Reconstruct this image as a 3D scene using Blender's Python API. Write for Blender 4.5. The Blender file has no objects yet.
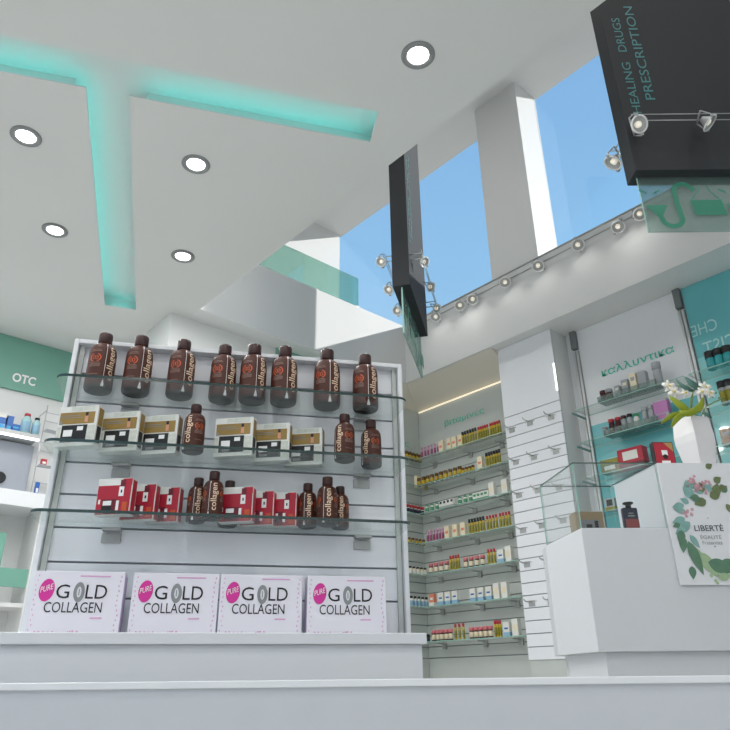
import bpy, bmesh, math, random
from math import sin, cos, pi, radians as R
from mathutils import Vector as V, Matrix
from mathutils.geometry import tessellate_polygon
random.seed(7)
S = bpy.context.scene
COL = S.collection

# ---------------------------------------------------------------- camera model
F = 680.7; PITCH = R(24.868); ROLL = R(-.636); AA = R(-41.573); CZ = .55
def az(d): a = R(d); return V((sin(a - AA), cos(a - AA), 0))
_fw = az(0); _r = az(90); _f = _fw * cos(PITCH) + V((0, 0, 1)) * sin(PITCH); _u = _r.cross(_f)
CR = _r * cos(ROLL) + _u * sin(ROLL); CU = _u * cos(ROLL) - _r * sin(ROLL); CF = _f
CAM = V((0, 0, CZ))
def ray(x, y): return CR * ((x - 365) / F) - CU * ((y - 365) / F) + CF
def plane(x, y, n, d): v = ray(x, y); return CAM + v * ((d - n.dot(CAM)) / n.dot(v))
def PX(x, y, d): return plane(x, y, V((1, 0, 0)), d)
def PY(x, y, d): return plane(x, y, V((0, 1, 0)), d)
def PZ(x, y, d): return plane(x, y, V((0, 0, 1)), d)
def ztop(p, y):   # height on the vertical through p that is seen at image row y
    lo, hi = p.z - .5, p.z + 2
    for _ in range(40):
        m = (lo + hi) / 2; v = V((p.x, p.y, m)) - CAM
        if 365 - F * v.dot(CU) / v.dot(CF) > y: lo = m
        else: hi = m
    return lo

# ---------------------------------------------------------------- materials
def srgb(c):
    if isinstance(c, str): c = [int(c[i:i + 2], 16) / 255 for i in (0, 2, 4)]
    return [(x / 12.92 if x <= .04045 else ((x + .055) / 1.055) ** 2.4) for x in c] + [1]
MATS = {}
def mat(name, col='cccccc', rough=.5, metal=0, spec=.5, noise=0, scale=20, emit=0, coat=0, bump=0):
    if name in MATS: return MATS[name]
    m = bpy.data.materials.new(name); m.use_nodes = True; nt = m.node_tree; b = nt.nodes['Principled BSDF']
    c = srgb(col)
    b.inputs['Roughness'].default_value = rough; b.inputs['Metallic'].default_value = metal
    b.inputs['Specular IOR Level'].default_value = spec; b.inputs['Coat Weight'].default_value = coat
    tc = nt.nodes.new('ShaderNodeTexCoord'); nz = nt.nodes.new('ShaderNodeTexNoise')
    nt.links.new(tc.outputs['Object'], nz.inputs['Vector']); nz.inputs['Scale'].default_value = scale
    mx = nt.nodes.new('ShaderNodeMix'); mx.data_type = 'RGBA'
    k = 1 - (noise or .03)
    mx.inputs[6].default_value = [x * k for x in c[:3]] + [1]; mx.inputs[7].default_value = [min(1, x * (2 - k)) for x in c[:3]] + [1]
    nt.links.new(nz.outputs['Fac'], mx.inputs[0]); nt.links.new(mx.outputs[2], b.inputs['Base Color'])
    if bump:
        bp = nt.nodes.new('ShaderNodeBump'); bp.inputs['Strength'].default_value = bump; bp.inputs['Distance'].default_value = .002
        nt.links.new(nz.outputs['Fac'], bp.inputs['Height']); nt.links.new(bp.outputs[0], b.inputs['Normal'])
    if emit:
        b.inputs['Emission Color'].default_value = c; b.inputs['Emission Strength'].default_value = emit
    MATS[name] = m; return m
def glass(name, col, refl=.08, diff=0, rough=.02, dcol=None, edge=None):
    m = bpy.data.materials.new(name); m.use_nodes = True; nt = m.node_tree; nt.nodes.remove(nt.nodes['Principled BSDF'])
    out = nt.nodes['Material Output']; N = nt.nodes.new
    t = N('ShaderNodeBsdfTransparent'); t.inputs[0].default_value = srgb(col)
    g = N('ShaderNodeBsdfGlossy'); g.inputs['Roughness'].default_value = rough; g.inputs[0].default_value = (1, 1, 1, 1)
    lw = N('ShaderNodeFresnel'); lw.inputs[0].default_value = 1.45
    mul = N('ShaderNodeMath'); mul.operation = 'MULTIPLY'; mul.inputs[1].default_value = refl * 10 if refl < .15 else refl * 3
    mul.use_clamp = True
    nt.links.new(lw.outputs[0], mul.inputs[0])
    mx = N('ShaderNodeMixShader'); nt.links.new(mul.outputs[0], mx.inputs[0]); nt.links.new(t.outputs[0], mx.inputs[1]); nt.links.new(g.outputs[0], mx.inputs[2])
    last = mx
    if diff:
        d = N('ShaderNodeBsdfDiffuse'); d.inputs[0].default_value = srgb(dcol or col)
        m2 = N('ShaderNodeMixShader'); m2.inputs[0].default_value = diff
        nt.links.new(mx.outputs[0], m2.inputs[1]); nt.links.new(d.outputs[0], m2.inputs[2]); last = m2
    nt.links.new(last.outputs[0], out.inputs[0]); MATS[name] = m; return m

W = mat('white_paint', 'dfe0e0', .6, noise=.015, scale=3)
WC = mat('ceiling_paint', 'dcdcdb', .8, noise=.012, scale=2)
WW = mat('warm_white_paint', 'ded8cc', .7, noise=.02, scale=3)
LAM = mat('white_laminate', 'e6e8ec', .35, noise=.01)
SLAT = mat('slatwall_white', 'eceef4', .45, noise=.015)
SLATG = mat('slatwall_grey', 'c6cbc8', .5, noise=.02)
ALU = mat('groove_aluminium', '8e9498', .45, .6)
CHR = mat('chrome', 'f0f1f2', .25, 0, spec=.9)
STEEL = mat('brushed_steel', 'b0b2b2', .4, .4, noise=.08, scale=60)
DARK = mat('charcoal_panel', '282b2f', .7, noise=.05, scale=6)
TEAL = mat('teal_laminate', '74a898', .4, noise=.04, scale=4)
TEALP = mat('turquoise_panel', '6abcc3', .25, noise=.05, scale=2, coat=.3)
TEALL = mat('pale_turquoise_panel', '8fd6d8', .25, noise=.06, scale=2, coat=.3)
TEALT = mat('teal_lettering', '4cc8ac', .4)
TEALD = mat('dark_teal_lettering', '3f8686', .5)
TEALG = mat('teal_glass_print', '3a8a72', .35)
PALET = mat('pale_lettering', 'b4dfdf', .4)
WHT = mat('white_print', 'f2f2f2', .5)
BLK = mat('black_print', '141416', .45)
FLOOR = mat('floor_tile', 'c9c8c4', .35, noise=.04, scale=2)
GLAZ = glass('clear_glazing', 'fdfefe', .008)
SHELFG = glass('shelf_glass', 'f3f6f5', .018)
SHELFE = mat('glass_edge', '243c3a', .15, spec=.8)
SHELFL = mat('pale_glass_edge', '94bfb4', .15, spec=.8)
GREENG = glass('green_glass', 'd4ece5', .05, .08, dcol='a8dccd')
SIGNG = glass('grey_green_glass', 'e0ebe8', .05, .24, dcol='93a9a5')
CASEG = glass('display_case_glass', 'fbfcfc', .02)
TRAYG = glass('tray_acrylic', 'e2eae8', .05, .22, dcol='bccac6')
LAMPE = mat('lamp_disc', 'ffffff', emit=9)
SPOTE = mat('spot_bulb', 'fff6e6', emit=.4)
CYAN = mat('turquoise_led', '2cd6d0', emit=7.5)
WARM = mat('warm_led', 'fff0d0', emit=1.0)
WEMIT = mat('white_emitter', 'ffffff', emit=1.6)

# ---------------------------------------------------------------- mesh helpers
class MB:
    def __init__(s): s.v = []; s.f = []; s.m = []; s.s = []
    def add(s, vs, fs, mi=0, sm=False):
        o = len(s.v); s.v += [tuple(p) for p in vs]
        for f in fs: s.f.append([i + o for i in f]); s.m.append(mi); s.s.append(sm)
        return s
    def box(s, a, b, mi=0):
        x0, y0, z0 = a; x1, y1, z1 = b
        if x0 > x1: x0, x1 = x1, x0
        if y0 > y1: y0, y1 = y1, y0
        if z0 > z1: z0, z1 = z1, z0
        return s.add([(x0, y0, z0), (x1, y0, z0), (x1, y1, z0), (x0, y1, z0), (x0, y0, z1), (x1, y0, z1), (x1, y1, z1), (x0, y1, z1)],
                     [(0, 3, 2, 1), (4, 5, 6, 7), (0, 1, 5, 4), (1, 2, 6, 5), (2, 3, 7, 6), (3, 0, 4, 7)], mi)
    def cbox(s, c, h, mi=0): return s.box([c[i] - h[i] for i in range(3)], [c[i] + h[i] for i in range(3)], mi)
    def prism(s, pts, z0, z1, mi=0, side=None, fr=None):
        # pts: 2D polygon (CCW); fr maps (u,v,w)->world
        n = len(pts); fr = fr or (lambda u, v, w: (u, v, w))
        vs = [fr(p[0], p[1], z0) for p in pts] + [fr(p[0], p[1], z1) for p in pts]
        s.add(vs, [tuple(reversed(range(n))), tuple(range(n, 2 * n))], mi)
        o = len(s.v) - 2 * n
        for i in range(n):
            j = (i + 1) % n; s.f.append([o + i, o + j, o + n + j, o + n + i]); s.m.append(mi if side is None else side); s.s.append(False)
        return s
    def lathe(s, prof, seg=20, mi=0, o=(0, 0, 0), ax=None, sm=True, caps=True):
        # prof [(r,z,(mi))]
        A = Matrix.Identity(3)
        if ax is not None: A = V((0, 0, 1)).rotation_difference(V(ax).normalized()).to_matrix()
        o = V(o); b = len(s.v); n = len(prof)
        for p in prof:
            for k in range(seg):
                t = 2 * pi * k / seg; s.v.append(tuple(o + A @ V((p[0] * cos(t), p[0] * sin(t), p[1]))))
        for i in range(n - 1):
            q = prof[i][2] if len(prof[i]) > 2 else mi
            for k in range(seg):
                l = (k + 1) % seg; s.f.append([b + i * seg + k, b + i * seg + l, b + (i + 1) * seg + l, b + (i + 1) * seg + k]); s.m.append(q); s.s.append(sm)
        if caps:
            s.f.append([b + k for k in reversed(range(seg))]); s.m.append(prof[0][2] if len(prof[0]) > 2 else mi); s.s.append(False)
            s.f.append([b + (n - 1) * seg + k for k in range(seg)]); s.m.append(prof[-2][2] if len(prof[-2]) > 2 else mi); s.s.append(False)
        return s
    def tube(s, path, r, seg=8, mi=0):
        path = [V(p) for p in path]; n = len(path); b = len(s.v); prev = None
        rr = r if isinstance(r, (list, tuple)) else [r] * n
        for i, p in enumerate(path):
            t = (path[min(i + 1, n - 1)] - path[max(i - 1, 0)]).normalized()
            if prev is None: a = V((0, 0, 1)).cross(t); a = a if a.length > .05 else V((1, 0, 0)).cross(t)
            else: a = prev - t * prev.dot(t)
            a.normalize(); prev = a; c = t.cross(a)
            for k in range(seg): q = 2 * pi * k / seg; s.v.append(tuple(p + (a * cos(q) + c * sin(q)) * rr[i]))
        for i in range(n - 1):
            for k in range(seg):
                l = (k + 1) % seg; s.f.append([b + i * seg + k, b + i * seg + l, b + (i + 1) * seg + l, b + (i + 1) * seg + k]); s.m.append(mi); s.s.append(True)
        s.f.append([b + k for k in reversed(range(seg))]); s.m.append(mi); s.s.append(False)
        s.f.append([b + (n - 1) * seg + k for k in range(seg)]); s.m.append(mi); s.s.append(False)
        return s
    def xf(s, M): s.v = [tuple(M @ V(p)) for p in s.v]; return s
    def build(s, name, mats, parent=None, bevel=0, M=None, solid=0):
        me = bpy.data.meshes.new(name); me.from_pydata(s.v, [], s.f)
        for m in (mats if isinstance(mats, (list, tuple)) else [mats]): me.materials.append(m)
        for p, mi, sm in zip(me.polygons, s.m, s.s): p.material_index = mi; p.use_smooth = sm
        me.update(); o = bpy.data.objects.new(name, me); COL.objects.link(o)
        if M is not None: o.matrix_world = M
        if parent: o.parent = parent
        if solid:
            k = o.modifiers.new('solidify', 'SOLIDIFY'); k.thickness = solid; k.offset = 0
        if bevel:
            k = o.modifiers.new('bevel', 'BEVEL'); k.width = bevel; k.segments = 2; k.limit_method = 'ANGLE'
        return o
def tag(o, label=None, cat=None, group=None, kind=None):
    if label: o['label'] = label
    if cat: o['category'] = cat
    if group: o['group'] = group
    if kind: o['kind'] = kind
    return o
def empty(name, loc=(0, 0, 0), rz=0, label=None, cat=None, group=None):
    o = bpy.data.objects.new(name, None); COL.objects.link(o); o.location = loc; o.rotation_euler = (0, 0, rz); o.empty_display_size = .05
    return tag(o, label, cat, group)
def struct(name, mb, m, bevel=0): return tag(mb.build(name, m, bevel=bevel), kind='structure')
def children(o): return [c for c in ALLC.get(o.name, [])]
def copy_tree(o, loc=None, rz=None, label=None, group=None, parent=None):
    c = o.copy(); COL.objects.link(c)
    if parent: c.parent = parent
    if loc is not None: c.location = loc
    if rz is not None: c.rotation_euler = (0, 0, rz)
    if label: c['label'] = label
    if group: c['group'] = group
    for ch in list(o.children): copy_tree(ch, parent=c)
    return c
def rzof(right):  # z rotation that takes +X to the world direction
    return math.atan2(right.y, right.x)

_tc = {}
def text_verts(s, bold=0, ext=.0):
    k = (s, bold)
    if k in _tc: return _tc[k]
    c = bpy.data.curves.new('t', 'FONT'); c.body = s; c.offset = bold; c.resolution_u = 3; c.fill_mode = 'FRONT'
    o = bpy.data.objects.new('t', c); COL.objects.link(o)
    dg = bpy.context.evaluated_depsgraph_get(); me = bpy.data.meshes.new_from_object(o.evaluated_get(dg))
    bpy.data.objects.remove(o)
    bm = bmesh.new(); bm.from_mesh(me); bmesh.ops.triangulate(bm, faces=bm.faces)
    if s == 'collagen':
        for k_ in range(4):
            es = [e for e in bm.edges if e.calc_length() > .12]
            if es: bmesh.ops.subdivide_edges(bm, edges=es, cuts=1); bmesh.ops.triangulate(bm, faces=bm.faces)
    vs = [v.co.copy() for v in bm.verts]; fs = [tuple(v.index for v in f.verts) for f in bm.faces]; bm.free()
    x0 = min(v.x for v in vs); x1 = max(v.x for v in vs); y0 = min(v.y for v in vs); y1 = max(v.y for v in vs)
    vs = [((v.x - x0) / (x1 - x0), (v.y - y0) / (y1 - y0)) for v in vs]
    _tc[k] = (vs, fs, (x1 - x0) / (y1 - y0)); return _tc[k]
def text(mb, s, fn, bold=0, mi=0):
    vs, fs, _ = text_verts(s, bold); mb.add([fn(u, v) for u, v in vs], fs, mi)
    return mb
def flat(o, right, up, w, h):
    o = V(o); right = V(right) * w; up = V(up) * h
    return lambda u, v: o + right * u + up * v

ZU = V((0, 0, 1))
LAMP = 17
# ================================================================ THE ROOM
ZC = 3.5; ZB = 4.2; ZT = 6.49
EX = 2.36; WX = 5.26; WY = 5.03; YB = 6.43
X0 = -3.4; Y0 = -3.4
struct('floor', MB().box((X0 - .2, Y0 - .2, -.1), (6, 6.7, 0)), FLOOR)
# low ceiling with the T-shaped cove recess
tP = [V((x, y)) for x, y in []]
d1 = az(74.3); d2 = az(-16.2)
def strip_pts():
    a = PZ(370, 142, ZC); b = PZ(378, 112, ZC)
    l = PZ(88, 113, ZC); l2 = PZ(105, 305, ZC); r2 = PZ(136, 310, ZC); r = PZ(130, 113, ZC)
    al = a - d1 * 4.0; bl = b - d1 * 4.0
    def hit(p, d, q, e):  # intersection of 2D lines
        m = d.x * e.y - d.y * e.x; t = ((q.x - p.x) * e.y - (q.y - p.y) * e.x) / m; return p + d * t
    L = hit(a, d1, l2, (l2 - l).normalized()); Rr = hit(a, d1, r2, (r2 - r).normalized())
    return [bl, b, a, Rr, r2, l2, L, al]
TP = strip_pts()
outer = [V((X0, Y0, ZC)), V((EX, Y0, ZC)), V((EX, YB, ZC)), V((X0, YB, ZC))]
tp = [V((p.x, p.y, ZC)) for p in TP]
tris = tessellate_polygon([outer, tp])
mb = MB(); allp = outer + tp
mb.add(allp, [tuple(t) for t in tris])
n = len(tp); RD = .13; LIP = .008; LEDGE = .08
area = sum(tp[i].x * tp[(i + 1) % n].y - tp[(i + 1) % n].x * tp[i].y for i in range(n)); sg = 1 if area > 0 else -1
big = []
for i in range(n):
    e0 = (tp[i] - tp[i - 1]).normalized(); e1 = (tp[(i + 1) % n] - tp[i]).normalized()
    n0 = V((e0.y, -e0.x, 0)) * sg; n1 = V((e1.y, -e1.x, 0)) * sg; m_ = n0 + n1
    big.append(tp[i] + m_ * (LEDGE * 2 / m_.length_squared) * 1.0 if m_.length > .1 else tp[i] + n0 * LEDGE)
for i in range(n):
    j = (i + 1) % n; a, b = tp[i], tp[j]; A, B = big[i], big[j]
    mb.add([a, b, b + ZU * LIP, a + ZU * LIP], [(0, 1, 2, 3)])
    mb.add([a + ZU * LIP, b + ZU * LIP, B + ZU * LIP, A + ZU * LIP], [(0, 1, 2, 3)])
    mb.add([A + ZU * LIP, B + ZU * LIP, B + ZU * RD, A + ZU * RD], [(0, 1, 2, 3)])
top = [p + ZU * RD for p in big]
mb.add(top, [tuple(t) for t in tessellate_polygon([top])])
mb.box((X0, Y0, ZC + .2), (EX, YB, ZB))
mb.add([(EX, Y0, ZC), (EX, YB, ZC), (EX, YB, ZC + .2), (EX, Y0, ZC + .2)], [(0, 1, 2, 3)])
struct('ceiling', mb, WC)
struct('ceiling_upper', MB().box((X0, Y0, ZT), (5.27, YB, ZT + .1)), WC)
# mezzanine: parapet band and underside
struct('wall_mezzanine_parapet', MB().box((EX, 4.82, ZC), (4.88, 4.97, ZB)), W)
struct('ceiling_mezzanine', MB().box((EX, 4.97, ZC), (4.88, YB, ZC + .2)), WC)
# right hand side
struct('wall_beam', MB().box((4.88, Y0, ZC), (5.27, YB, ZB)), W)
struct('wall_column', MB().box((4.88, 2.99, ZB), (5.26, 3.55, ZT)).box((5.25, 3.40, ZB), (5.35, 3.55, ZT)), W)  # second box is an unseen addition that shapes the sun patch
struct('wall_column_near', MB().box((4.88, -.75, ZB), (5.26, -.2, ZT)), W)
struct('wall_column_far', MB().box((4.88, Y0, ZB), (5.26, Y0 + .4, ZT)), W)
for k, (a, b) in enumerate(((3.55, 6.43), (-.2, 2.99), (Y0 + .4, -.75))):
    struct('window_%d' % (k + 1), MB().box((5.235, a, ZB), (5.245, b, ZT)), GLAZ)
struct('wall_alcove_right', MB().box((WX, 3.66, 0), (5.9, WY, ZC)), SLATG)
struct('wall_back', MB().box((2.2, WY, 0), (5.9, WY + .1, ZC)), W)
struct('wall_back_side', MB().box((2.2, WY + .1, 0), (2.3, YB, ZC)), W)
struct('wall_far', MB().box((X0, YB, 0), (5.24, YB + .15, ZT)), W)
struct('wall_right', MB().box((WX, Y0, 0), (5.9, 3.05, ZC)), LAM)
struct('wall_pilaster', MB().box((5.018, 3.05, 0), (5.9, 3.66, ZC)), W)
struct('wall_front', MB().box((X0, Y0 - .15, 0), (5.9, Y0, ZT)), W)
mb = MB().box((X0 - .15, Y0, 0), (X0, YB, .3)).box((X0 - .15, Y0, 3.3), (X0, YB, ZT))
for y in (Y0, -.2, 3.0, YB - .15): mb.box((X0 - .15, y, .3), (X0, y + .15, 3.3))
struct('wall_left', mb, W)
struct('window_4', MB().box((X0 - .08, Y0, .3), (X0 - .07, YB, 3.3)), GLAZ)
# sloped warm soffit over the vitamin alcove
mb = MB(); a, b = 3.66, WY
mb.add([(4.9, 3.66, ZC - .002), (4.9, 4.84, ZC - .002), (WX, WY, 3.30), (WX, 3.66, 3.30), (WX, 3.66, ZC), (WX, WY, ZC)], [(0, 1, 2, 3), (0, 3, 4), (1, 5, 2)])
mb.add([(4.9, 4.84, ZC - .002), (4.2, 4.84, ZC - .002), (4.2, WY, 3.30), (WX, WY, 3.30), (4.2, WY, ZC - .002)], [(0, 1, 2, 3), (1, 4, 2)])
struct('trim_1', mb, WW)

# turquoise cove light strips
def strip_light(p, q, inward, label):
    p = V((p.x, p.y, ZC + .0145)) - inward * .034; q = V((q.x, q.y, ZC + .0145)) - inward * .034
    d = (q - p).normalized()
    o = MB().tube([p + d * .06, q - d * .06], .006, 6).build('ceiling_light_strip', CYAN); tag(o, label, 'light strip', None); return o
up1 = V((d1.y, -d1.x, 0))       # towards the near side of strip 1
if up1.y > 0: up1 = -up1
e2 = (TP[5] - TP[6]).normalized(); lr = V((e2.y, -e2.x, 0)); lr = lr if lr.x > 0 else -lr
strip_light(TP[7], TP[6], up1, 'turquoise light strip in the long ceiling cove, part left of the branch')
strip_light(TP[3], TP[2], up1, 'turquoise light strip in the long ceiling cove, part right of the branch')
strip_light(TP[6], TP[5], lr, 'turquoise light strip along the left edge of the narrow branch cove')
strip_light(TP[5], TP[4], -e2, 'short turquoise light strip at the far end of the branch cove')
strip_light(TP[1] - d1 * .0, TP[2], -d1, 'short turquoise light strip closing the right end of the long cove')

# ---------------------------------------------------------------- downlights
RINGM = mat('grey_trim_ring', '8c8e8f', .5)
dl = empty('downlight', (0, 0, ZC))
MB().lathe([(.088, -.001), (.088, -.006), (.080, -.012), (.060, -.010), (.056, -.003)], 40, caps=False).build('trim_ring', RINGM, dl)
MB().lathe([(.056, -.002), (.056, -.004)], 32).build('light_disc', LAMPE, dl)
ld = bpy.data.lights.new('downlight_lamp', 'AREA'); ld.shape = 'DISK'; ld.size = .11; ld.energy = LAMP; ld.color = (1, .985, .96)
lo_ = bpy.data.objects.new('downlight_lamp', ld); COL.objects.link(lo_); lo_.parent = dl; lo_.location = (0, 0, -.02)
def lamp_below(x, y, z, e=26):
    l = bpy.data.objects.new('downlight_lamp', ld); COL.objects.link(l); return l
pts = [((418, 55), 'round ceiling downlight nearest the void edge, right of the cove'), ((26, 136), 'round ceiling downlight at the far left, left of the branch cove'),
       ((196, 164), 'round ceiling downlight just right of the branch cove, under the long cove'), ((55, 230), 'round ceiling downlight left of the branch cove, farther back'),
       ((183, 256), 'smallest round ceiling downlight, right of the branch cove near its end')]
first = True
def add_dl(p, label, group=None):
    global first
    if first: t = dl; first = False; t.location = p; tag(t, label, 'ceiling light', group)
    else: t = copy_tree(dl, p, label=label, group=group)
    return t
for q, lab in pts: add_dl(PZ(q[0], q[1], ZC), lab, 'round ceiling downlights')
for x, y in ((1.3, -2.8), (-.2, .2), (-.3, 2.0), (-.3, -1.9), (-2, -1.6), (-2, .6), (-2, 2.8), (-1.5, 5), (0, 5.6)):  # further downlights added out of view for the light they give
    add_dl((x, y, ZC), 'added round ceiling downlight over the shop floor, out of the picture', 'round ceiling downlights')

for y in (-2.2, -.6, 1.0, 2.4, 4.2):  # unseen lamps added up here to brighten the void
    add_dl((2.75, y, ZT), 'unseen downlight added on the high ceiling to fill the void', 'added high ceiling downlights')
for o in list(COL.objects):
    if o.type == 'LIGHT' and o.parent and o.parent.location.z > 5:
        if 'ldh' not in globals(): ldh = ld.copy(); ldh.energy = LAMP * .75
        o.data = ldh
# ---------------------------------------------------------------- hanging signs
def lamp_mesh(rad=.042):
    # spotlight pointing along -Z of its empty: lens faces -Z
    body = MB().lathe([(rad * .35, rad * 1.25), (rad * .5, rad * .9), (rad * .85, rad * .25), (rad, 0), (rad * .93, -.001), (rad * .55, rad * .5), (rad * .2, rad * .6)], 24, caps=True)
    ring = MB().lathe([(rad * 1.02, .004), (rad * 1.22, .004), (rad * 1.22, -.004), (rad * 1.02, -.004), (rad * 1.02, .004)], 24, caps=False)
    bulb = MB().lathe([(rad * .05, -rad * .02), (rad * .42, rad * .12), (rad * .42, rad * .5)], 16)
    arm = MB()
    arm.tube([(-rad * 1.2, 0, 0), (-rad * 1.5, 0, rad * .3), (-rad * 1.2, 0, rad * 1.7)], .004, 6).tube([(rad * 1.2, 0, 0), (rad * 1.5, 0, rad * .3), (rad * 1.2, 0, rad * 1.7)], .004, 6)
    arm.tube([(-rad * 1.2, 0, rad * 1.7), (rad * 1.2, 0, rad * 1.7)], .005, 6)
    arm.cbox((-rad * 1.3, 0, 0), (.008, .006, .006)).cbox((rad * 1.3, 0, 0), (.008, .006, .006))
    return body, ring, bulb, arm
LM = lamp_mesh()
spot0 = None
def spotlight(loc, aim, label, group, sc=1.0, energy=0, spin=0):
    global spot0
    if spot0 is None:
        t = empty('spotlight', loc); spot0 = t
        LM[0].build('reflector', STEEL, t); LM[1].build('ring', CHR, t); LM[2].build('bulb', SPOTE, t); LM[3].build('bracket', STEEL, t)
        tag(t, label, 'spotlight', group)
    else: t = copy_tree(spot0, loc, label=label, group=group)
    d = V(aim).normalized(); q = V((0, 0, -1)).rotation_difference(d)
    e = (q.to_matrix() @ Matrix.Rotation(spin, 3, 'Z')).to_euler(); t.rotation_euler = e; t.scale = (sc,) * 3; t.location = loc
    if energy:
        l = bpy.data.lights.new('spot_beam', 'SPOT'); l.energy = energy; l.spot_size = R(80); l.spot_blend = 1; l.shadow_soft_size = .03; l.color = (1, .97, .92)
        o = bpy.data.objects.new('spot_beam', l); COL.objects.link(o); o.location = (4.62, loc[1], 4.12); o.rotation_euler = V((.28, 0, -.36)).to_track_quat('-Z', 'Y').to_euler()
    return t

def hanging_sign(N, dirv, length, far, label, glab, side_text):
    """N near corner of the underside; dirv along the face; far = thickness vector (from the text face to the other)."""
    z0 = 3.05; t = empty('hanging_sign', (N.x, N.y, z0), 0, label, 'sign')
    L = dirv * length
    P = [V((0, 0)), V((L.x, L.y)), V((L.x + far.x, L.y + far.y)), V((far.x, far.y))]
    ar = sum(P[i].x * P[(i + 1) % 4].y - P[(i + 1) % 4].x * P[i].y for i in range(4))
    if ar < 0: P.reverse()
    MB().prism([(p.x, p.y) for p in P], 0, ZT - z0).build('panel', DARK, t, bevel=.003)
    # lettering that reads upwards
    nrm = far.normalized(); mbt = MB()
    if side_text:
        for s, off, cap, z, ln in (('HEALING', .058, .05, 3.46, .40), ('DRUGS', .058, .05, 3.95, .29), ('PRESCRIPTION', .150, .055, 3.562, .78)):
            mbt = MB(); o = dirv * (off + cap) - nrm * .003
            text(mbt, s, (lambda u, v, o=o, z=z - z0, ln=ln, cap=cap: o - dirv * (cap * v) + ZU * (z + ln * u)))
            mbt.build('lettering', TEALD, t)
    # glass plate under the panel
    c = far * .5; th = nrm * .006; mg = MB()
    g0 = dirv * .028 + c; g1 = dirv * (length - .005) + c
    vs = [g0 - th, g1 - th, g1 + th, g0 + th]
    mg.add([(v.x, v.y, -.36) for v in vs] + [(v.x, v.y, 0) for v in vs], [(0, 3, 2, 1), (4, 5, 6, 7), (0, 1, 5, 4), (2, 3, 7, 6)], 0)
    mg.add([(v.x, v.y, -.36) for v in vs] + [(v.x, v.y, 0) for v in vs], [(1, 2, 6, 5), (3, 0, 4, 7)], 1)
    gp = mg.build('glass_plate', [SIGNG, SHELFL], t)
    # printed laboratory flasks on the glass
    pr = MB(); q = c - nrm * .009
    def poly(pts, e=0):
        pr.add([q + dirv * (.012 + x) + ZU * (-.36 + y) - nrm * e for x, y in pts], [tuple(range(len(pts)))])
    def rib(pts, w):
        n_ = len(pts); ls = []; rs = []
        for i, p in enumerate(pts):
            a = pts[max(0, i - 1)]; b = pts[min(n_ - 1, i + 1)]; dx, dy = b[0] - a[0], b[1] - a[1]; l = math.hypot(dx, dy) or 1
            ls.append((p[0] - dy / l * w / 2, p[1] + dx / l * w / 2)); rs.append((p[0] + dy / l * w / 2, p[1] - dx / l * w / 2))
        for i in range(n_ - 1): poly([ls[i], rs[i], rs[i + 1], ls[i + 1]])
    def arc(cx, cy, r, a0, a1, k=10): return [(cx + r * cos(R(a0 + (a1 - a0) * i / k)), cy + r * sin(R(a0 + (a1 - a0) * i / k))) for i in range(k + 1)]
    tagp = lambda: None
    for ox in (0, .43):
        if ox + .3 > length: continue
        pr = MB(); poly([(ox + .03, .17), (ox + .145, .17), (ox + .11, .10), (ox + .075, .10)])
        pr.build('funnel_print', TEALG, gp); pr = MB()
        rib([(ox + .01, .27), (ox + .05, .25)], .01); pr.build('arrow_print', TEALG, gp); pr = MB(); rib([(ox + .12, .27), (ox + .09, .25)], .01)
        pr.build('arrow_print', TEALG, gp); pr = MB()
        rib([(ox + .093, .11)] + arc(ox + .155, .085, .055, 180, 350) + [(ox + .20, .18)] + arc(ox + .25, .26, .05, 185, 30, 8) + [(ox + .31, .265)], .028)
        pr.build('tube_print', TEALG, gp); pr = MB()
        poly([(ox + .275, .20), (ox + .445, .20), (ox + .455, .10), (ox + .285, .10)])
        rib([(ox + .335, .30), (ox + .335, .265), (ox + .28, .20)], .006); rib([(ox + .385, .30), (ox + .39, .265), (ox + .44, .20)], .006)
        pr.build('flask_print', TEALG, gp)
    return t
# sign seen end-on
B1 = PZ(410, 284, 3.05); A1 = PZ(393, 288, 3.05); D13 = az(13.2); N13 = az(103.2)
th = (A1 - B1).dot(-N13)
hanging_sign(B1, D13, .82, -N13 * th, 'narrow charcoal hanging sign seen end-on, over the display stand', '', True)
# sign seen face-on
F2 = PZ(627, 186, 3.05); N2 = PZ(635.5, 170.4, 3.05); D90 = az(90); far2 = az(0) * ((F2 - N2).dot(az(0)))
hanging_sign(N2, D90, .83, far2, 'wide charcoal hanging sign seen face-on at the upper right', '', True)
# cable pairs and lamps beside the signs
def cables(p0, p1, off, label):
    mb = MB()
    for z in (0, -.045): mb.tube([p0 + ZU * z, p1 + ZU * z], .0028, 6)
    for f in (.03, .97):
        q = p0.lerp(p1, f); mb.tube([q, q + off], .004, 6).tube([q - ZU * .045, q - ZU * .045 + off], .004, 6)
    o = mb.build('lamp_cables', STEEL); return tag(o, label, 'cable')
# face-on sign: front cables at y~114/120
nz = az(0); dq = (N2 - nz * .07).dot(nz)
pa = plane(631, 114.5, nz, dq); pb = pa + D90 * .78
cables(pa, V((pb.x, pb.y, pa.z)), nz * .07, 'pair of thin steel lamp cables across the face-on hanging sign')
for (x, y), lab, aim in (((639.5, 124), 'round steel spotlight on the face-on sign, nearest its left edge', (-.25, -.5, -.35)), ((710, 123), 'round steel spotlight on the face-on sign, towards its middle', (.3, -.45, -.6))):
    spotlight(plane(x, y, nz, dq - .02), aim, lab, None, 1.0, 0, .6)
db = (N2 + far2 + nz * .07).dot(nz)
pa = plane(611, 151, nz, db); pb = pa + D90 * .75
cables(pa, V((pb.x, pb.y, pa.z)), -nz * .07, 'pair of thin steel lamp cables behind the face-on hanging sign')
spotlight(plane(613, 163, nz, db + .03), (-.25, .3, -.6), 'steel spotlight peeking out behind the left edge of the face-on sign', None, 1.1, 0, 0)
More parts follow.
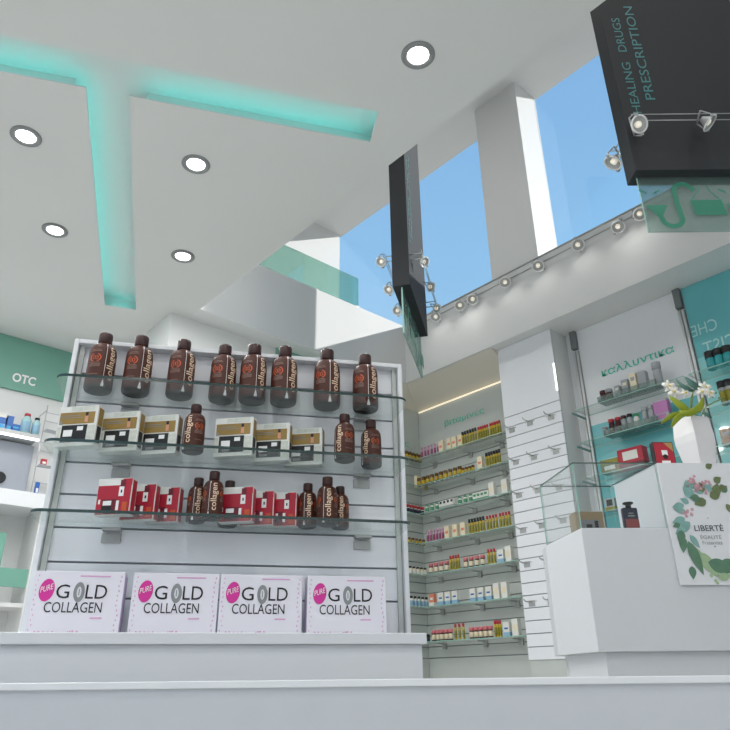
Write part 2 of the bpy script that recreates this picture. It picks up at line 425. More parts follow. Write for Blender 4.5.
# end-on sign
def side_lamps(n, dd, pts, labs, cab, line):
    pa = plane(line[0][0], line[0][1], n, dd); pb = pa + D13 * .78
    cables(pa, V((pb.x, pb.y, pa.z)), -n * .0, cab) if False else None
    mb = MB(); s = -1 if dd > B1.dot(n) - th / 2 else 1
    face = (B1 if dd > B1.dot(n) - th / 2 else A1).dot(n)
    for z in (0, -.045): mb.tube([pa + ZU * z, V((pb.x, pb.y, pa.z + z))], .0028, 6)
    for f in (.05, .95):
        q = pa.lerp(V((pb.x, pb.y, pa.z)), f)
        for z in (0, -.045): mb.tube([q + ZU * z, q + ZU * z + n * (face - dd)], .004, 6)
    tag(mb.build('lamp_cables', STEEL), cab, 'cable')
    for (x, y), lab in zip(pts, labs): spotlight(plane(x, y, n, dd), n * (dd - face) * 3 + V((-.15, -.25, -.35)), lab, None, .8, 0, .4)
dR = B1.dot(N13) + .09; dL = A1.dot(N13) - .09
side_lamps(N13, dR, [(424.5, 262), (431, 287), (437, 308.5)], ['steel spotlight on the right of the end-on sign, highest of three', 'steel spotlight on the right of the end-on sign, middle of three', 'steel spotlight on the right of the end-on sign, lowest of three'],
           'pair of thin steel lamp cables along the right of the end-on sign', [(421, 250)])
side_lamps(N13, dL, [(381, 262), (388.5, 290), (397, 311)], ['steel spotlight on the left of the end-on sign, highest of three', 'steel spotlight on the left of the end-on sign, middle of three', 'steel spotlight on the left of the end-on sign, half hidden lowest one'],
           'pair of thin steel lamp cables along the left of the end-on sign', [(384.5, 254)])

# ---------------------------------------------------------------- track along the beam
mb = MB().tube([(4.84, -2, 4.17), (4.84, 4.80, 4.17)], .009, 8).tube([(4.84, -2, 4.10), (4.84, 4.80, 4.10)], .004, 6)
for y in (-1, 0, 1, 2, 3, 4, 4.7): mb.cbox((4.86, y, 4.16), (.02, .012, .02)).cbox((4.86, y, 4.10), (.02, .008, .008))
tag(mb.build('lighting_rail', STEEL), 'long thin steel lighting rail running along the top of the white beam', 'light rail')
trk = [(435.5, 317), (460, 305.5), (472.5, 299.5), (505, 282.5), (538, 266), (578, 245), (618, 227), (640, 214)]
places = ['farthest along, beside the end-on sign', 'left one of the close pair', 'right one of the close pair', 'first one right of the close pair', 'below the left window column',
          'below the right window, middle one', 'second from the face-on sign\'s glass', 'half hidden by the face-on sign\'s glass']
for i, ((x, y), w) in enumerate(zip(trk, places)):
    p = PX(x, y, 4.80); spotlight(p, (-.55, -.45 if i % 2 else -.3, -.75), 'small steel spotlight on the beam rail, ' + w, None, 1.15, 1.6, i * .7)
for y in (.6, .1, -.6): spotlight((4.8, y, 4.1), (.34, .1, -1), 'small steel spotlight on the beam rail, outside the picture on the right', 'beam rail spotlights outside the picture', 1.15, 1.6, 0)

# mezzanine glass balustrade
t = empty('glass_balustrade', (EX + .1, 4.9, ZB), 0, 'green tinted glass balustrade on the white mezzanine parapet', 'balustrade')
xr = PY(358, 290, 4.9).x
MB().box((0, -.006, 0), (xr - EX - .1, .006, .42)).build('glass_pane', GREENG, t)
for x in (.02, .62, 1.22, 1.78): MB().cbox((x, 0, .03), (.02, .014, .03)).build('clamp', STEEL, t)

# ================================================================ GONDOLA
GN = az(-12.01); GS = az(77.99); GD = 2.05
GZ = .656
org = GN * GD; grz = rzof(GS)
g = empty('display_stand', (org.x, org.y, GZ), grz, 'white slatwall display stand with three curved glass shelves', 'display stand')
H = 1.52 - GZ; xl, xr = -.487, .556
pit = .094; gz0 = .76 - GZ
mb = MB(); zs = [gz0 + pit * i for i in range(9)]
prev = 0
for z in zs + [H - .012]:
    if z > H - .012: continue
    mb.box((xl + .02, 0, prev + (.003 if prev else 0)), (xr - .02, .016, min(z, H - .012) - .003)); prev = z
if prev < H - .02: mb.box((xl + .02, 0, prev + .003), (xr - .02, .016, H - .012))
mb.box((xl + .01, .016, 0), (xr - .01, .03, H - .005), 1)
mb.build('slat_panel', [SLAT, ALU], g)
mb = MB().box((xl, -.032, 0), (xl + .014, .045, H)).box((xr - .014, -.032, 0), (xr, .045, H)).box((xl + .014, -.032, H - .014), (xr - .014, .045, H))
mb.build('frame', LAM, g, bevel=.002)
for a_ in (xl + .016, xr - .03): MB().box((a_, -.012, 0), (a_ + .014, -.0005, H - .014)).build('edge_channel', SLATG, g)

MB().box((xl + .014, .03, 0), (xr - .014, .045, H - .014)).build('back_panel', LAM, g)
def curved_shelf(z, dmax=.195):
    x0, x1 = -.487, .532; pts = [(x0 + .035, -.004), (x1 - .035, -.004)]
    n_ = 40; fr = []
    us = [.035 * (1 - cos(pi / 2 * k / 8)) for k in range(9)]; us = us + [i / 20 for i in range(1, 20)] + [1 - q for q in reversed(us)]
    for u in us:
        x = x0 + (x1 - x0) * u
        e = min(1, min(u, 1 - u) / .035); y = -(dmax - .05 * (1 - math.sqrt(max(0, 1 - (1 - e) ** 2))))
        fr.append((x, y - .006 * sin(pi * u)))
    poly = [(x1, -.05)] + [(x1, -.004), (x0, -.004), (x0, -.05)] + fr
    poly = [(x0, -.004)] + fr + [(x1, -.004)]
    mb = MB(); mb.prism(poly, 0, .008, 0, side=1)
    for fi in range(2, len(mb.f)):
        if any(mb.v[q][1] > -(dmax - .03) for q in mb.f[fi]): mb.m[fi] = 2
    o = mb.build('shelf', [SHELFG, SHELFE, SHELFG], g); o.location = (0, 0, z); return o
SZ = [.948, 1.136, 1.324]
for z in SZ:
    curved_shelf(z - GZ)
    for x in (-.30, .42):
        mb = MB().box((x - .026, -.03, z - GZ - .010), (x + .026, -.001, z - GZ - .001)).box((x - .026, -.008, z - GZ - .042), (x + .026, -.001, z - GZ - .014))
        mb.build('bracket', STEEL, g, bevel=.002)
def gpt(s, d, z): return GS * s + GN * (GD - d) + ZU * z
# plinth under the stand
pd = .30
p = empty('plinth', (org.x, org.y, 0), grz, 'low white laminate plinth carrying the slatwall display stand', 'plinth')
MB().box((-1.6, -pd + .012, 0), (.512, .35, GZ - .026)).build('body', LAM, p, bevel=.002)
MB().box((-1.6, -pd, GZ - .026), (.522, .36, GZ)).build('top', LAM, p, bevel=.002)

# ---------------------------------------------------------------- gold collagen boxes
PINK = mat('magenta_print', 'd8309a', .45); PINKL = mat('pale_pink_print', 'dba6cf', .5); GREY = mat('grey_print', '8b8f90', .4); CARD = mat('white_card', 'e9e6ef', .5, noise=.02)
MAUV = mat('mauve_print', 'c9b4d6', .5)
def collagen_box():
    w, h, dp = .220, .158, .06
    t = empty('collagen_box')
    MB().box((-w / 2, -dp, 0), (w / 2, 0, h)).build('carton', CARD, t, bevel=.0015)
    y = -dp - .0012; X = V((1, 0, 0)); mb = MB()
    text(mb, 'G', flat((-w * .24, y, h * .575), X, ZU, w * .145, h * .215)); text(mb, 'LD', flat((w * .085, y, h * .575), X, ZU, w * .235, h * .215))
    text(mb, 'COLLAGEN', flat((-w * .345, y, h * .36), X, ZU, w * .63, h * .16))
    mb.build('black_lettering', BLK, t)
    mb = MB()
    def ell(cx, cz, rx, rz, k=28, rot=0): return [(cx + rx * cos(2 * pi * i / k) * cos(rot) - rz * sin(2 * pi * i / k) * sin(rot), y, cz + rx * cos(2 * pi * i / k) * sin(rot) + rz * sin(2 * pi * i / k) * cos(rot)) for i in range(k)]
    mb.add(ell(-w * .345, h * .70, w * .082, h * .175, rot=-.12), [tuple(range(28))]); mb.build('pink_oval', PINK, t)
    mb = MB(); text(mb, 'PURE', (lambda u, v: (-w * .345 + w * .13 * (u - .5) - .0, y - .001, h * .655 + h * .09 * v + h * .06 * u))); mb.build('white_lettering', WHT, t)
    mb = MB(); o_ = ell(w * .01, h * .675, w * .062, h * .155); i_ = ell(w * .01, h * .675, w * .026, h * .085)
    mb.add(o_ + i_, [(k, (k + 1) % 28, 28 + (k + 1) % 28, 28 + k) for k in range(28)])
    mb.cbox((w * .01, y, h * .675), (w * .005, .0004, h * .05))
    mb.build('ornate_letter', GREY, t)
    mb = MB(); rnd = random.Random(3)
    def blot(x, z, a, b):
        k = 7; mb.add([(x + a * cos(2 * pi * i / k) * rnd.uniform(.6, 1.2), y + .0004, z + b * sin(2 * pi * i / k) * rnd.uniform(.6, 1.2)) for i in range(k)], [tuple(range(k))])
    for i in range(26): blot(-w * .45 + w * .62 * i / 26, h * .05 + rnd.uniform(-.003, .006), .003, .0028)
    mb.build('pink_flourish', PINKL, t); mb = MB()
    for i in range(12): blot(w * .45 + rnd.uniform(-.004, .004), h * (.1 + .075 * i), .0018, .003)
    mb.build('pink_flourish', PINKL, t); mb = MB()
    for i in range(12): blot(-w * .46 + rnd.uniform(-.003, .003), h * (.1 + .075 * i), .0016, .0028)
    mb.build('pink_flourish', PINKL, t)
    for b_ in (((w * .0, y, h * .915), (w * .34, y + .0008, h * .935)), ((w * .17, y, h * .27), (w * .3, y + .0008, h * .29))): MB().box(*b_).build('pink_caption', PINKL, t)
    mb = MB().box((w / 2 - .0005, -dp + .006, .008), (w / 2 + .001, -.006, h - .01)); mb.build('side_print', MAUV, t)
    return t
c0 = collagen_box()
for i, (s, lab) in enumerate(((-.345, 'leftmost'), (-.1035, 'second from the left'), (.1205, 'third from the left'), (.354, 'rightmost'))):
    q = gpt(s, .055, GZ)
    L = 'white and pink carton with bold black lettering, %s of four' % lab
    if i == 0: c0.location = q; c0.rotation_euler = (0, 0, grz); tag(c0, L, 'carton', 'cartons standing on the plinth'); 
    else: copy_tree(c0, q, grz, L)

# ---------------------------------------------------------------- brown collagen bottles
BROWN = mat('brown_bottle', '4c261c', .45, spec=.35, noise=.10, scale=30); CAPB = mat('brown_cap', '3a1a18', .4, noise=.05)
CREAM = mat('cream_print', 'ecd0b4', .5); ORNG = mat('orange_print', 'c8552a', .5); BASEB = mat('bottle_base', '34302f', .5)
LBL = mat('faded_print', '94776c', .5)
BR, BH = .0435, .205
def bottle():
    t = empty('collagen_bottle'); r = BR
    prof = [(r * .80, 0, 1), (r * .93, .003, 1), (r, .011), (r * 1.0, .02), (r * .99, .08), (r * .975, .128), (r * .93, .143), (r * .80, .156), (r * .56, .164), (r * .44, .167), (r * .44, .17)]
    MB().lathe(prof, 36).build('body', [BROWN, BASEB], t)
    cp = [(r * .48, .168), (r * .5, .17), (r * .51, .2), (r * .47, .205), (r * .2, .2055)]
    MB().lathe(cp, 30).build('cap', CAPB, t)
    def rad(z):
        for a, b in zip(prof, prof[1:]):
            if a[1] <= z <= b[1] and b[1] > a[1]: return a[0] + (b[0] - a[0]) * (z - a[1]) / (b[1] - a[1])
        return r
    def cyl(th, z, e=.0006): q = rad(z) + e; return (q * sin(th), -q * cos(th), z)
    # local -Y faces the viewer; angle 0 is the word, print goes round
    mb = MB(); vs, fs, _ = text_verts('collagen', .010)
    mb.add([cyl(R(12) - (v - .35) * .76, .032 + .116 * u) for u, v in vs], fs); mb.build('word_lettering', CREAM, t)
    mb = MB()
    def strip(th0, w0, z0, z1, k=10):
        n_ = max(1, int(w0 / .06))
        for i in range(k):
            a = z0 + (z1 - z0) * i / k; b = z0 + (z1 - z0) * (i + 1) / k
            for j in range(n_):
                t0_ = th0 - w0 + 2 * w0 * j / n_; t1_ = th0 - w0 + 2 * w0 * (j + 1) / n_
                mb.add([cyl(t0_, a), cyl(t1_, a), cyl(t1_, b), cyl(t0_, b)], [(0, 1, 2, 3)])
    strip(R(-24), .016, .03, .152, 12)
    for k in range(5): strip(R(-24), .03 + .022 * k, .022 - .004 * k, .027 - .004 * k, 1)
    strip(R(-24), .05, .148, .156, 2)
    mb.build('dropper_print', WHT, t)
    mb = MB()
    for c in (-68, 62):
        for k in range(12):
            for rr_, w_ in ((.34, .09), (.17, .06)):
                for sgn in (-1, 1):
                    a_ = pi * (.12 + .76 * k / 12); b_ = pi * (.12 + .76 * (k + 1) / 12); zc_ = .103
                    P_ = lambda q, t_: cyl(R(c) + sgn * q * sin(t_), zc_ + q * .036 * cos(t_))
                    mb.add([P_(rr_, a_), P_(rr_ + w_, a_), P_(rr_ + w_, b_), P_(rr_, b_)], [(0, 1, 2, 3)])
        strip(R(c), .04, .097, .109, 2)
    mb.build('emblem_print', ORNG, t)
    mb = MB()
    for c in (-68, 62):
        for zz, hw in ((.126, .42), (.131, .36), (.080, .42), (.085, .36), (.076, .4), (.072, .4), (.045, .34)):
            strip(R(c), hw, zz, zz + .0016, 1)
            m0 = len(mb.f)
        # dashes read as fine print
    mb.build('fine_print', LBL, t)
    return t
b0 = bottle(); used = [False]
def put_bottle(px, py, z, lab, word, sc=1.0, top=None):
    q = PZ(px, py, z); q.z = z
    rz = rzof(az(90)) + R(word)
    v = q - CAM; azim = math.atan2(v.dot(_r), v.dot(_fw)); rz -= azim
    if top: sc = (ztop(q, top) - z) / BH
    if not used[0]: used[0] = True; t = b0; t.location = q; t.rotation_euler = (0, 0, rz); tag(t, lab, 'bottle')
    else: t = copy_tree(b0, q, rz, lab)
    t.scale = (sc, sc, sc)
    return t, sc
ords = ['leftmost', 'second from the left', 'third from the left', 'fourth from the left', 'fifth from the left', 'sixth from the left', 'seventh from the left', 'rightmost']
for (x, y, tp_), o_ in zip([(97, 392, 335), (134.5, 394.5, 337.5), (178.5, 397.5, 341.5), (221, 401.5, 346.5), (251.5, 402.5, 346), (283, 404.5, 348), (326.5, 408, 351), (365.5, 411, 356)], ords):
    put_bottle(x, y, SZ[2] + .0085, 'brown collagen bottle on the top glass shelf, %s of eight' % o_, 38, 1, tp_)
for (x, y, tp_), o_ in zip([(192, 453, 405.5), (344.5, 461.5, 415), (371.5, 467.5, 421)], ['between the two groups of gold boxes', 'just right of the gold boxes', 'last at the right end']):
    put_bottle(x, y, SZ[1] + .0085, 'brown collagen bottle on the middle glass shelf, ' + o_, -36, 1, tp_)
for (x, y, tp_), o_ in zip([(195, 523, 478.5), (211, 520, 472), (307, 528, 484), (327, 526, 477.5), (340, 529, 487), (227, 527, 481.5)],
                      ['shorter looking one left of the middle red boxes', 'taller looking one left of the middle red boxes', 'left one of the trio at right', 'tallest, middle one of the trio at right', 'right one of the trio at right', 'hidden behind a red box but for its cap']):
    put_bottle(x, y, SZ[0] + .0085, 'brown collagen bottle, lowest shelf, ' + o_, 4, 1, tp_)

# ---------------------------------------------------------------- gold / red gift boxes
GOLD = mat('gold_print', '9a7c3e', .4, noise=.08, scale=30); BOXW = mat('white_gift_card', 'e4e4e0', .45); RED = mat('red_print', 'b01c34', .4, noise=.05); REDD = mat('dark_red_print', '6c1022', .4)
SKIN = mat('peach_print', 'd79a7c', .5); SAGE = mat('pale_floral_print', 'cfd2ca', .6, noise=.25, scale=60)
def gold_box():
    w, h, d = .116, .118, .034; t = empty('gift_box')
    MB().box((-w / 2, 0, 0), (w / 2, d, h)).build('carton', BOXW, t, bevel=.001)
    y = -.0008; q = lambda a, b, c, e, yy=y: ((w * (a - .5), yy, h * c), (w * (b - .5), -.0001, h * e))
    MB().box(*q(.04, .93, .55, .84)).build('gold_band', GOLD, t)
    MB().box(*q(.13, .78, .10, .52)).build('black_panel', BLK, t)
    MB().box(*q(.19, .42, .24, .40, -.0014)).build('white_label', WHT, t)
    MB().box(*q(.53, .68, .38, .48, -.0014)).build('white_label', WHT, t)
    MB().box(*q(.05, .12, .54, .62, -.0014)).build('fine_print', GREY, t)
    MB().box(*q(.09, .62, .70, .715, -.0014)).build('fine_print', GREY, t)
    MB().box(*q(.09, .55, .75, .765, -.0014)).build('fine_print', GREY, t)
    MB().box(*q(.22, .42, .12, .18, -.0014)).build('fine_print', GREY, t)
    MB().box(*q(.69, .77, .58, .74, -.0014)).build('bottle_picture', SKIN, t)
    MB().box(*q(.695, .76, .74, .83, -.0016)).build('bottle_picture_cap', BLK, t)
    MB().box(*q(.78, .97, .06, .50)).build('floral_print', SAGE, t)
    MB().box(*q(.0, .1, .1, .48)).build('floral_print', SAGE, t)
    MB().box(*q(.3, .9, .88, .98)).build('floral_print', SAGE, t)
    MB().box((w / 2, .006, h * .52), (w / 2 + .0008, d - .004, h * .95)).build('side_gold_band', GOLD, t)
    MB().box((w / 2, .006, h * .1), (w / 2 + .0008, d - .006, h * .5)).build('side_black_panel', BLK, t)
    return t
def red_box():
    w, h, d = .098, .100, .030; t = empty('gift_box')
    MB().box((-w / 2, 0, 0), (w / 2, d, h)).build('carton', BOXW, t, bevel=.001)
    q = lambda a, b, c, e, yy=-.0008: ((w * (a - .5), yy, h * c), (w * (b - .5), -.0001, h * e))
    MB().box(*q(.02, .98, .02, .80)).box(*q(.72, .99, .8, .98)).build('red_panel', RED, t)
    MB().box(*q(.18, .62, .04, .42, -.0013)).build('dark_red_panel', REDD, t)
    MB().box(*q(.66, .80, .74, .95, -.0013)).build('dark_red_panel', REDD, t)
    MB().box(*q(.22, .46, .26, .38, -.0018)).build('white_label', WHT, t)
    MB().box(*q(.64, .78, .50, .76, -.0018)).build('white_label', WHT, t)
    MB().box(*q(.60, .68, .12, .38, -.0018)).build('white_label', WHT, t)
    MB().box(*q(.08, .13, .3, .42, -.0018)).build('white_label', WHT, t)
    MB().box(*q(.20, .48, .10, .24, -.0018)).build('black_print', BLK, t)
    MB().box(*q(.695, .735, .59, .67, -.0022)).build('black_print', BLK, t)
    MB().box(*q(.78, .92, .06, .34, -.0018)).build('orange_picture', ORNG, t)
    MB().box((w / 2, .004, h * .02), (w / 2 + .0008, d - .004, h * .95)).build('side_red_panel', RED, t)
    return t
brz = rzof(az(97.5))
def put_boxes(proto, pts, z, labs, group):
    for i, ((xa, xb, yb), lab) in enumerate(zip(pts, labs)):
        q = PZ((xa + xb) / 2, yb, z); q.z = z
        if i == 0: proto.location = q; proto.rotation_euler = (0, 0, brz); tag(proto, lab, 'box', group)
        else: copy_tree(proto, q, brz, lab)
T = 'white gift box with gold band, '
put_boxes(gold_box(), [(47, 99, 446), (92, 140, 451), (132, 179, 454), (206, 258, 456), (247, 292, 461), (280, 326, 465)], SZ[1] + .0085,
          [T + 'leftmost', T + 'second of the left three', T + 'third of the left three', T + 'first of the right three', T + 'second of the right three', T + 'last of the right three'], 'gold banded gift boxes')
T = 'red and white gift box, '
put_boxes(red_box(), [(92, 130, 515), (117, 154, 520), (142, 178, 522.5), (216, 253, 522), (239, 273, 525.5), (262, 296, 526.5)], SZ[0] + .0085,
          [T + 'leftmost', T + 'second of the left three', T + 'third of the left three', T + 'first of the right three', T + 'second of the right three', T + 'last of the right three'], 'red gift boxes')

# ================================================================ SLATWALL, ALCOVE
def slats(mb, x0, x1, z0, z1, gz, gap=.003, th=.018):
    prev = z0
    for z in sorted(gz) + [z1 + gap]:
        if z - gap > prev: mb.box((x0, -th, prev), (x1, 0, z - gap))
        prev = z + gap
    mb.box((x0, -.005, z0), (x1, 0, z1), 1)
    return mb
rzR = rzof(V((0, -1, 0)))     # local X = -Y world, local -Y = -X world (faces the shop)
GZS = [2.785 - .1 * i for i in range(22)]
pw = 3.66 - 3.05
t = empty('slatwall_panel', (5.0165, 3.66, 0), rzR, 'white slatwall pier with empty display hooks beside the vitamin alcove', 'wall panel')
slats(MB(), 0, pw, .70, 3.495, GZS, .004).build('slat_panel', [SLAT, ALU], t)
MB().box((.0, -.004, .0), (pw, 0, .70)).build('kick_board', SLATG, t)
def hook_mb():
    mb = MB().box((-.03, -.006, -.035), (.03, 0, .012)).tube([(0, -.005, 0), (0, -.09, 0), (0, -.11, .018)], .005, 6)
    mb.tube([(-.05, -.003, .004), (.05, -.003, .004)], .003, 6); return mb
hk = None
hooks = [(512, 429), (530, 422), (551, 416), (516, 461), (534, 456), (556, 450), (519, 494), (538, 489), (559, 486), (523, 529), (542, 524), (563, 519), (527, 563), (547, 560), (532, 602), (551, 600)]
for x, y in hooks:
    p = PX(x, y, 5.0); z = min(GZS, key=lambda g_: abs(g_ - p.z - .0)); 
    o = (hook_mb().build('hook', STEEL, t) if hk is None else None)
    if o is None: o = hk.copy(); COL.objects.link(o); o.parent = t
    hk = hk or o; o.location = (3.66 - p.y, -.018, p.z)
# alcove slat panels
t = empty('slatwall_panel', (WX - .0015, WY, 0), rzR, 'grey-white slatwall at the back of the vitamin alcove', 'wall panel')
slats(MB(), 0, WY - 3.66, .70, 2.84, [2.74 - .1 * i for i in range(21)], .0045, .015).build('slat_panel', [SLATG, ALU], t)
MB().box((0, -.012, 0), (WY - 3.66, 0, .70)).build('kick_board', SLATG, t)
MB().box((.0, -.012, 2.84), (WY - 3.66, 0, 3.30)).build('header_panel', SLATG, t)
mb = MB(); a = PX(444.5, 425.5, WX - .02); b = PX(484, 411.5, WX - .02)
tl = a.y - b.y
text(mb, '\u03b2\u03b9\u03c4\u03b1\u03bc\u03b9\u03bd\u03b5\u03c2', flat((WY - a.y, -.016, a.z - .03), (1, 0, 0), ZU, tl, .085), .01)
mb.build('lettering', TEALT, t)
t = empty('slatwall_panel', (4.2, WY - .0015, 0), 0, 'grey-white slatwall on the left return of the vitamin alcove', 'wall panel')
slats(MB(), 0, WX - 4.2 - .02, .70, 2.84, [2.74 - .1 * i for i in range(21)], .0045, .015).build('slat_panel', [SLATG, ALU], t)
MB().box((0, -.012, 0), (WX - 4.2 - .02, 0, .70)).build('kick_board', SLATG, t)
MB().box((0, -.012, 2.84), (WX - 4.2 - .02, 0, 3.30)).build('header_panel', SLATG, t)
mb = MB(); a = PY(409, 446, WY - .02)
text(mb, '\u03b2\u03b9\u03c4\u03b1\u03bc\u03b9\u03bd\u03b5\u03c2', flat((a.x - 4.2 - tl, -.016, a.z - .03), (1, 0, 0), ZU, tl, .085), .01); mb.build('lettering', TEALT, t)
# warm strip hidden under the soffit
tag(MB().tube([(WX - .03, 3.72, 3.285), (WX - .03, WY - .04, 3.285)], .006, 6).build('ceiling_light_strip', WARM), 'warm light strip above the vitamin lettering, at the alcove soffit', 'light strip')

SHZ = [2.655, 2.37, 2.08, 1.78, 1.48, 1.18, .87]
SHF = 5.0
rown = ['topmost', 'second', 'third', 'fourth', 'fifth', 'sixth', 'lowest']
for r, z in enumerate(SHZ):
    t = empty('glass_shelf', (WX - .016, WY - .016, z), rzR, 'L-shaped glass shelf in the vitamin alcove, %s from the top' % rown[r] if r not in (0, 6) else 'L-shaped glass shelf in the vitamin alcove, %s one' % rown[r], 'shelf')
    d = WX - .016 - SHF; dl_ = .18
    # polygon in local coords: x along -Y world, y(-)= toward shop
    poly = [(0, 0), (0, -.95), (dl_, -.95), (dl_, -d), (WY - .016 - 3.67, -d), (WY - .016 - 3.67, 0)]
    MB().prism(poly, 0, .008, 0, side=1).build('glass', [SHELFG, SHELFL], t)
    for x in (.22, .72, 1.12):
        MB().box((x - .004, -.12, -.01), (x + .004, 0, -.001)).box((x - .022, -.02, -.055), (x + .025, 0, -.001)).build('bracket', STEEL, t)

# small products, one mesh each
YEL = mat('yellow_label', 'c4a62a', .4); REDC = mat('red_cap', 'b8323c', .4); BLKC = mat('black_cap', '1b1e20', .35); PUR = mat('plum_label', '9a4a72', .4); PURL = mat('pale_plum_label', 'c79ab4', .4)
CRM = mat('cream_label', 'e8dcc0', .5); OLV = mat('olive_label', '8a8428', .4); BLU = mat('light_blue_print', '8fb6cf', .45); BLUD = mat('blue_print', '2a63b0', .4); GRN = mat('green_label', '4a9a6c', .45)
GRY = mat('grey_label', 'a4a8ac', .45); PKR = mat('pink_red_label', 'd67a80', .45); ORA = mat('coral_label', 'e08a6c', .45); WHP = mat('white_pack', 'e2e2dc', .45)
AMB = mat('amber_glass', '6a4a1c', .2, coat=.4); TRQ = mat('turquoise_liquid', '2a9aa0', .2, coat=.4); DKB = mat('dark_burgundy', '4a1a1e', .3); NVY = mat('navy_label', '24283c', .4); BLC = mat('cyan_print', '37a6e0', .4)
def bot(r, h, body, cap, label=None, capf=.2, neck=.5):
    m = [body, cap, label or body]
    return MB().lathe([(r * .9, 0), (r, .003), (r, h * .12, 2), (r * 1.01, h * .121, 2), (r * 1.01, h * .58, 0), (r, h * .585), (r, h * .68), (r * neck, h * (1 - capf) - .002), (r * neck, h * (1 - capf), 1), (r * neck * 1.25, h * (1 - capf), 1), (r * neck * 1.25, h, 1), (r * .1, h, 1)], 14), m
def pack(w, d, h, body, a, b, bands=((.0, .12), (.6, .8))):
    mb = MB().box((-w / 2, -d / 2, 0), (w / 2, d / 2, h)); e = .0007
    mb.box((-w / 2 - e, -d / 2 - e, h * bands[0][0] + .0005), (w / 2 + e, d / 2 + e, h * bands[0][1]), 1)
    mb.box((-w / 2 + w * .2, -d / 2 - e * 1.5, h * bands[1][0]), (w / 2 - w * .2, -d / 2, h * bands[1][1]), 2)
    return mb, [body, a, b]
TYPES = {
 'yr': lambda: bot(.0118, .135, YEL, REDC, OLV, .22, .75), 'yk': lambda: bot(.0122, .14, YEL, BLKC, OLV, .26, .8), 'pp': lambda: bot(.0125, .12, PURL, PURL, PUR, .2, .7),
 'jar': lambda: bot(.021, .085, AMB, AMB, YEL, .25, .8), 'jars': lambda: bot(.016, .06, AMB, AMB, YEL, .25, .8), 'cream': lambda: pack(.058, .04, .125, CRM, CRM, ORA, ((0, .05), (.4, .6))),
 'white': lambda: pack(.062, .045, .135, WHP, WHP, CRM, ((0, .05), (.3, .7))), 'bw': lambda: pack(.064, .04, .115, WHP, BLU, BLUD, ((0, .3), (.5, .62))), 'pk': lambda: bot(.021, .095, CRM, PKR, PKR, .3, .85),
 'pkb': lambda: bot(.021, .095, DKB, PKR, CRM, .3, .85), 'gw': lambda: pack(.05, .04, .07, WHP, GRN, GRN, ((.0, .2), (.5, .8))), 'gr': lambda: pack(.045, .04, .075, WHP, GRY, NVY, ((0, .25), (.6, .9))),  # pkb: dark body colour paints in the shadow under the jars
 'gb': lambda: bot(.019, .075, WHP, GRN, GRN, .2, .7), 'or': lambda: pack(.06, .04, .11, ORA, WHP, WHP, ((0, .3), (.5, .7))), 'rw': lambda: bot(.02, .09, WHP, REDC, NVY, .3, .85), 'wk': lambda: bot(.02, .08, CRM, BLKC, WHP, .2, .6),
 'bb': lambda: bot(.019, .1, WHP, BLKC, BLU, .2, .6), 'dk': lambda: bot(.018, .07, AMB, BLKC, NVY, .3, .8)}
NM = {'yr': ('vitamin_bottle', 'slim yellow vitamin bottle with red cap'), 'yk': ('vitamin_bottle', 'yellow vitamin bottle with black cap'), 'pp': ('supplement_bottle', 'slim plum and pink supplement bottle'),
      'jar': ('supplement_jar', 'golden yellow supplement jar'), 'jars': ('supplement_jar', 'small golden supplement jar'), 'cream': ('medicine_box', 'cream box with coral mark'), 'white': ('medicine_box', 'plain white medicine box'),
      'bw': ('medicine_box', 'white and light blue medicine box'), 'pk': ('supplement_jar', 'cream jar with pink lid'), 'pkb': ('supplement_jar', 'white jar with pink lid and painted foot shadow'), 'gw': ('medicine_box', 'low white and green box'),
      'gr': ('medicine_box', 'low white and grey box'), 'gb': ('supplement_bottle', 'small white bottle with green cap'), 'or': ('medicine_box', 'coral and white medicine box'), 'rw': ('supplement_jar', 'white jar with red lid'),
      'wk': ('supplement_bottle', 'cream bottle with black cap'), 'bb': ('supplement_bottle', 'white and blue bottle with dark cap'), 'dk': ('supplement_jar', 'small dark jar')}
CATS = {'vitamin_bottle': 'bottle', 'supplement_bottle': 'bottle', 'supplement_jar': 'jar', 'medicine_box': 'box'}
cache = {}
def product(ty, loc, rz, label, group, sc=1):
    if ty not in cache:
        mb, m = TYPES[ty](); o = mb.build(NM[ty][0], m); cache[ty] = o
    else:
        o = cache[ty].copy(); COL.objects.link(o)
    o.location = loc; o.rotation_euler = (0, 0, rz); o.scale = (sc,) * 3
    tag(o, label, CATS[NM[ty][0]], group); return o
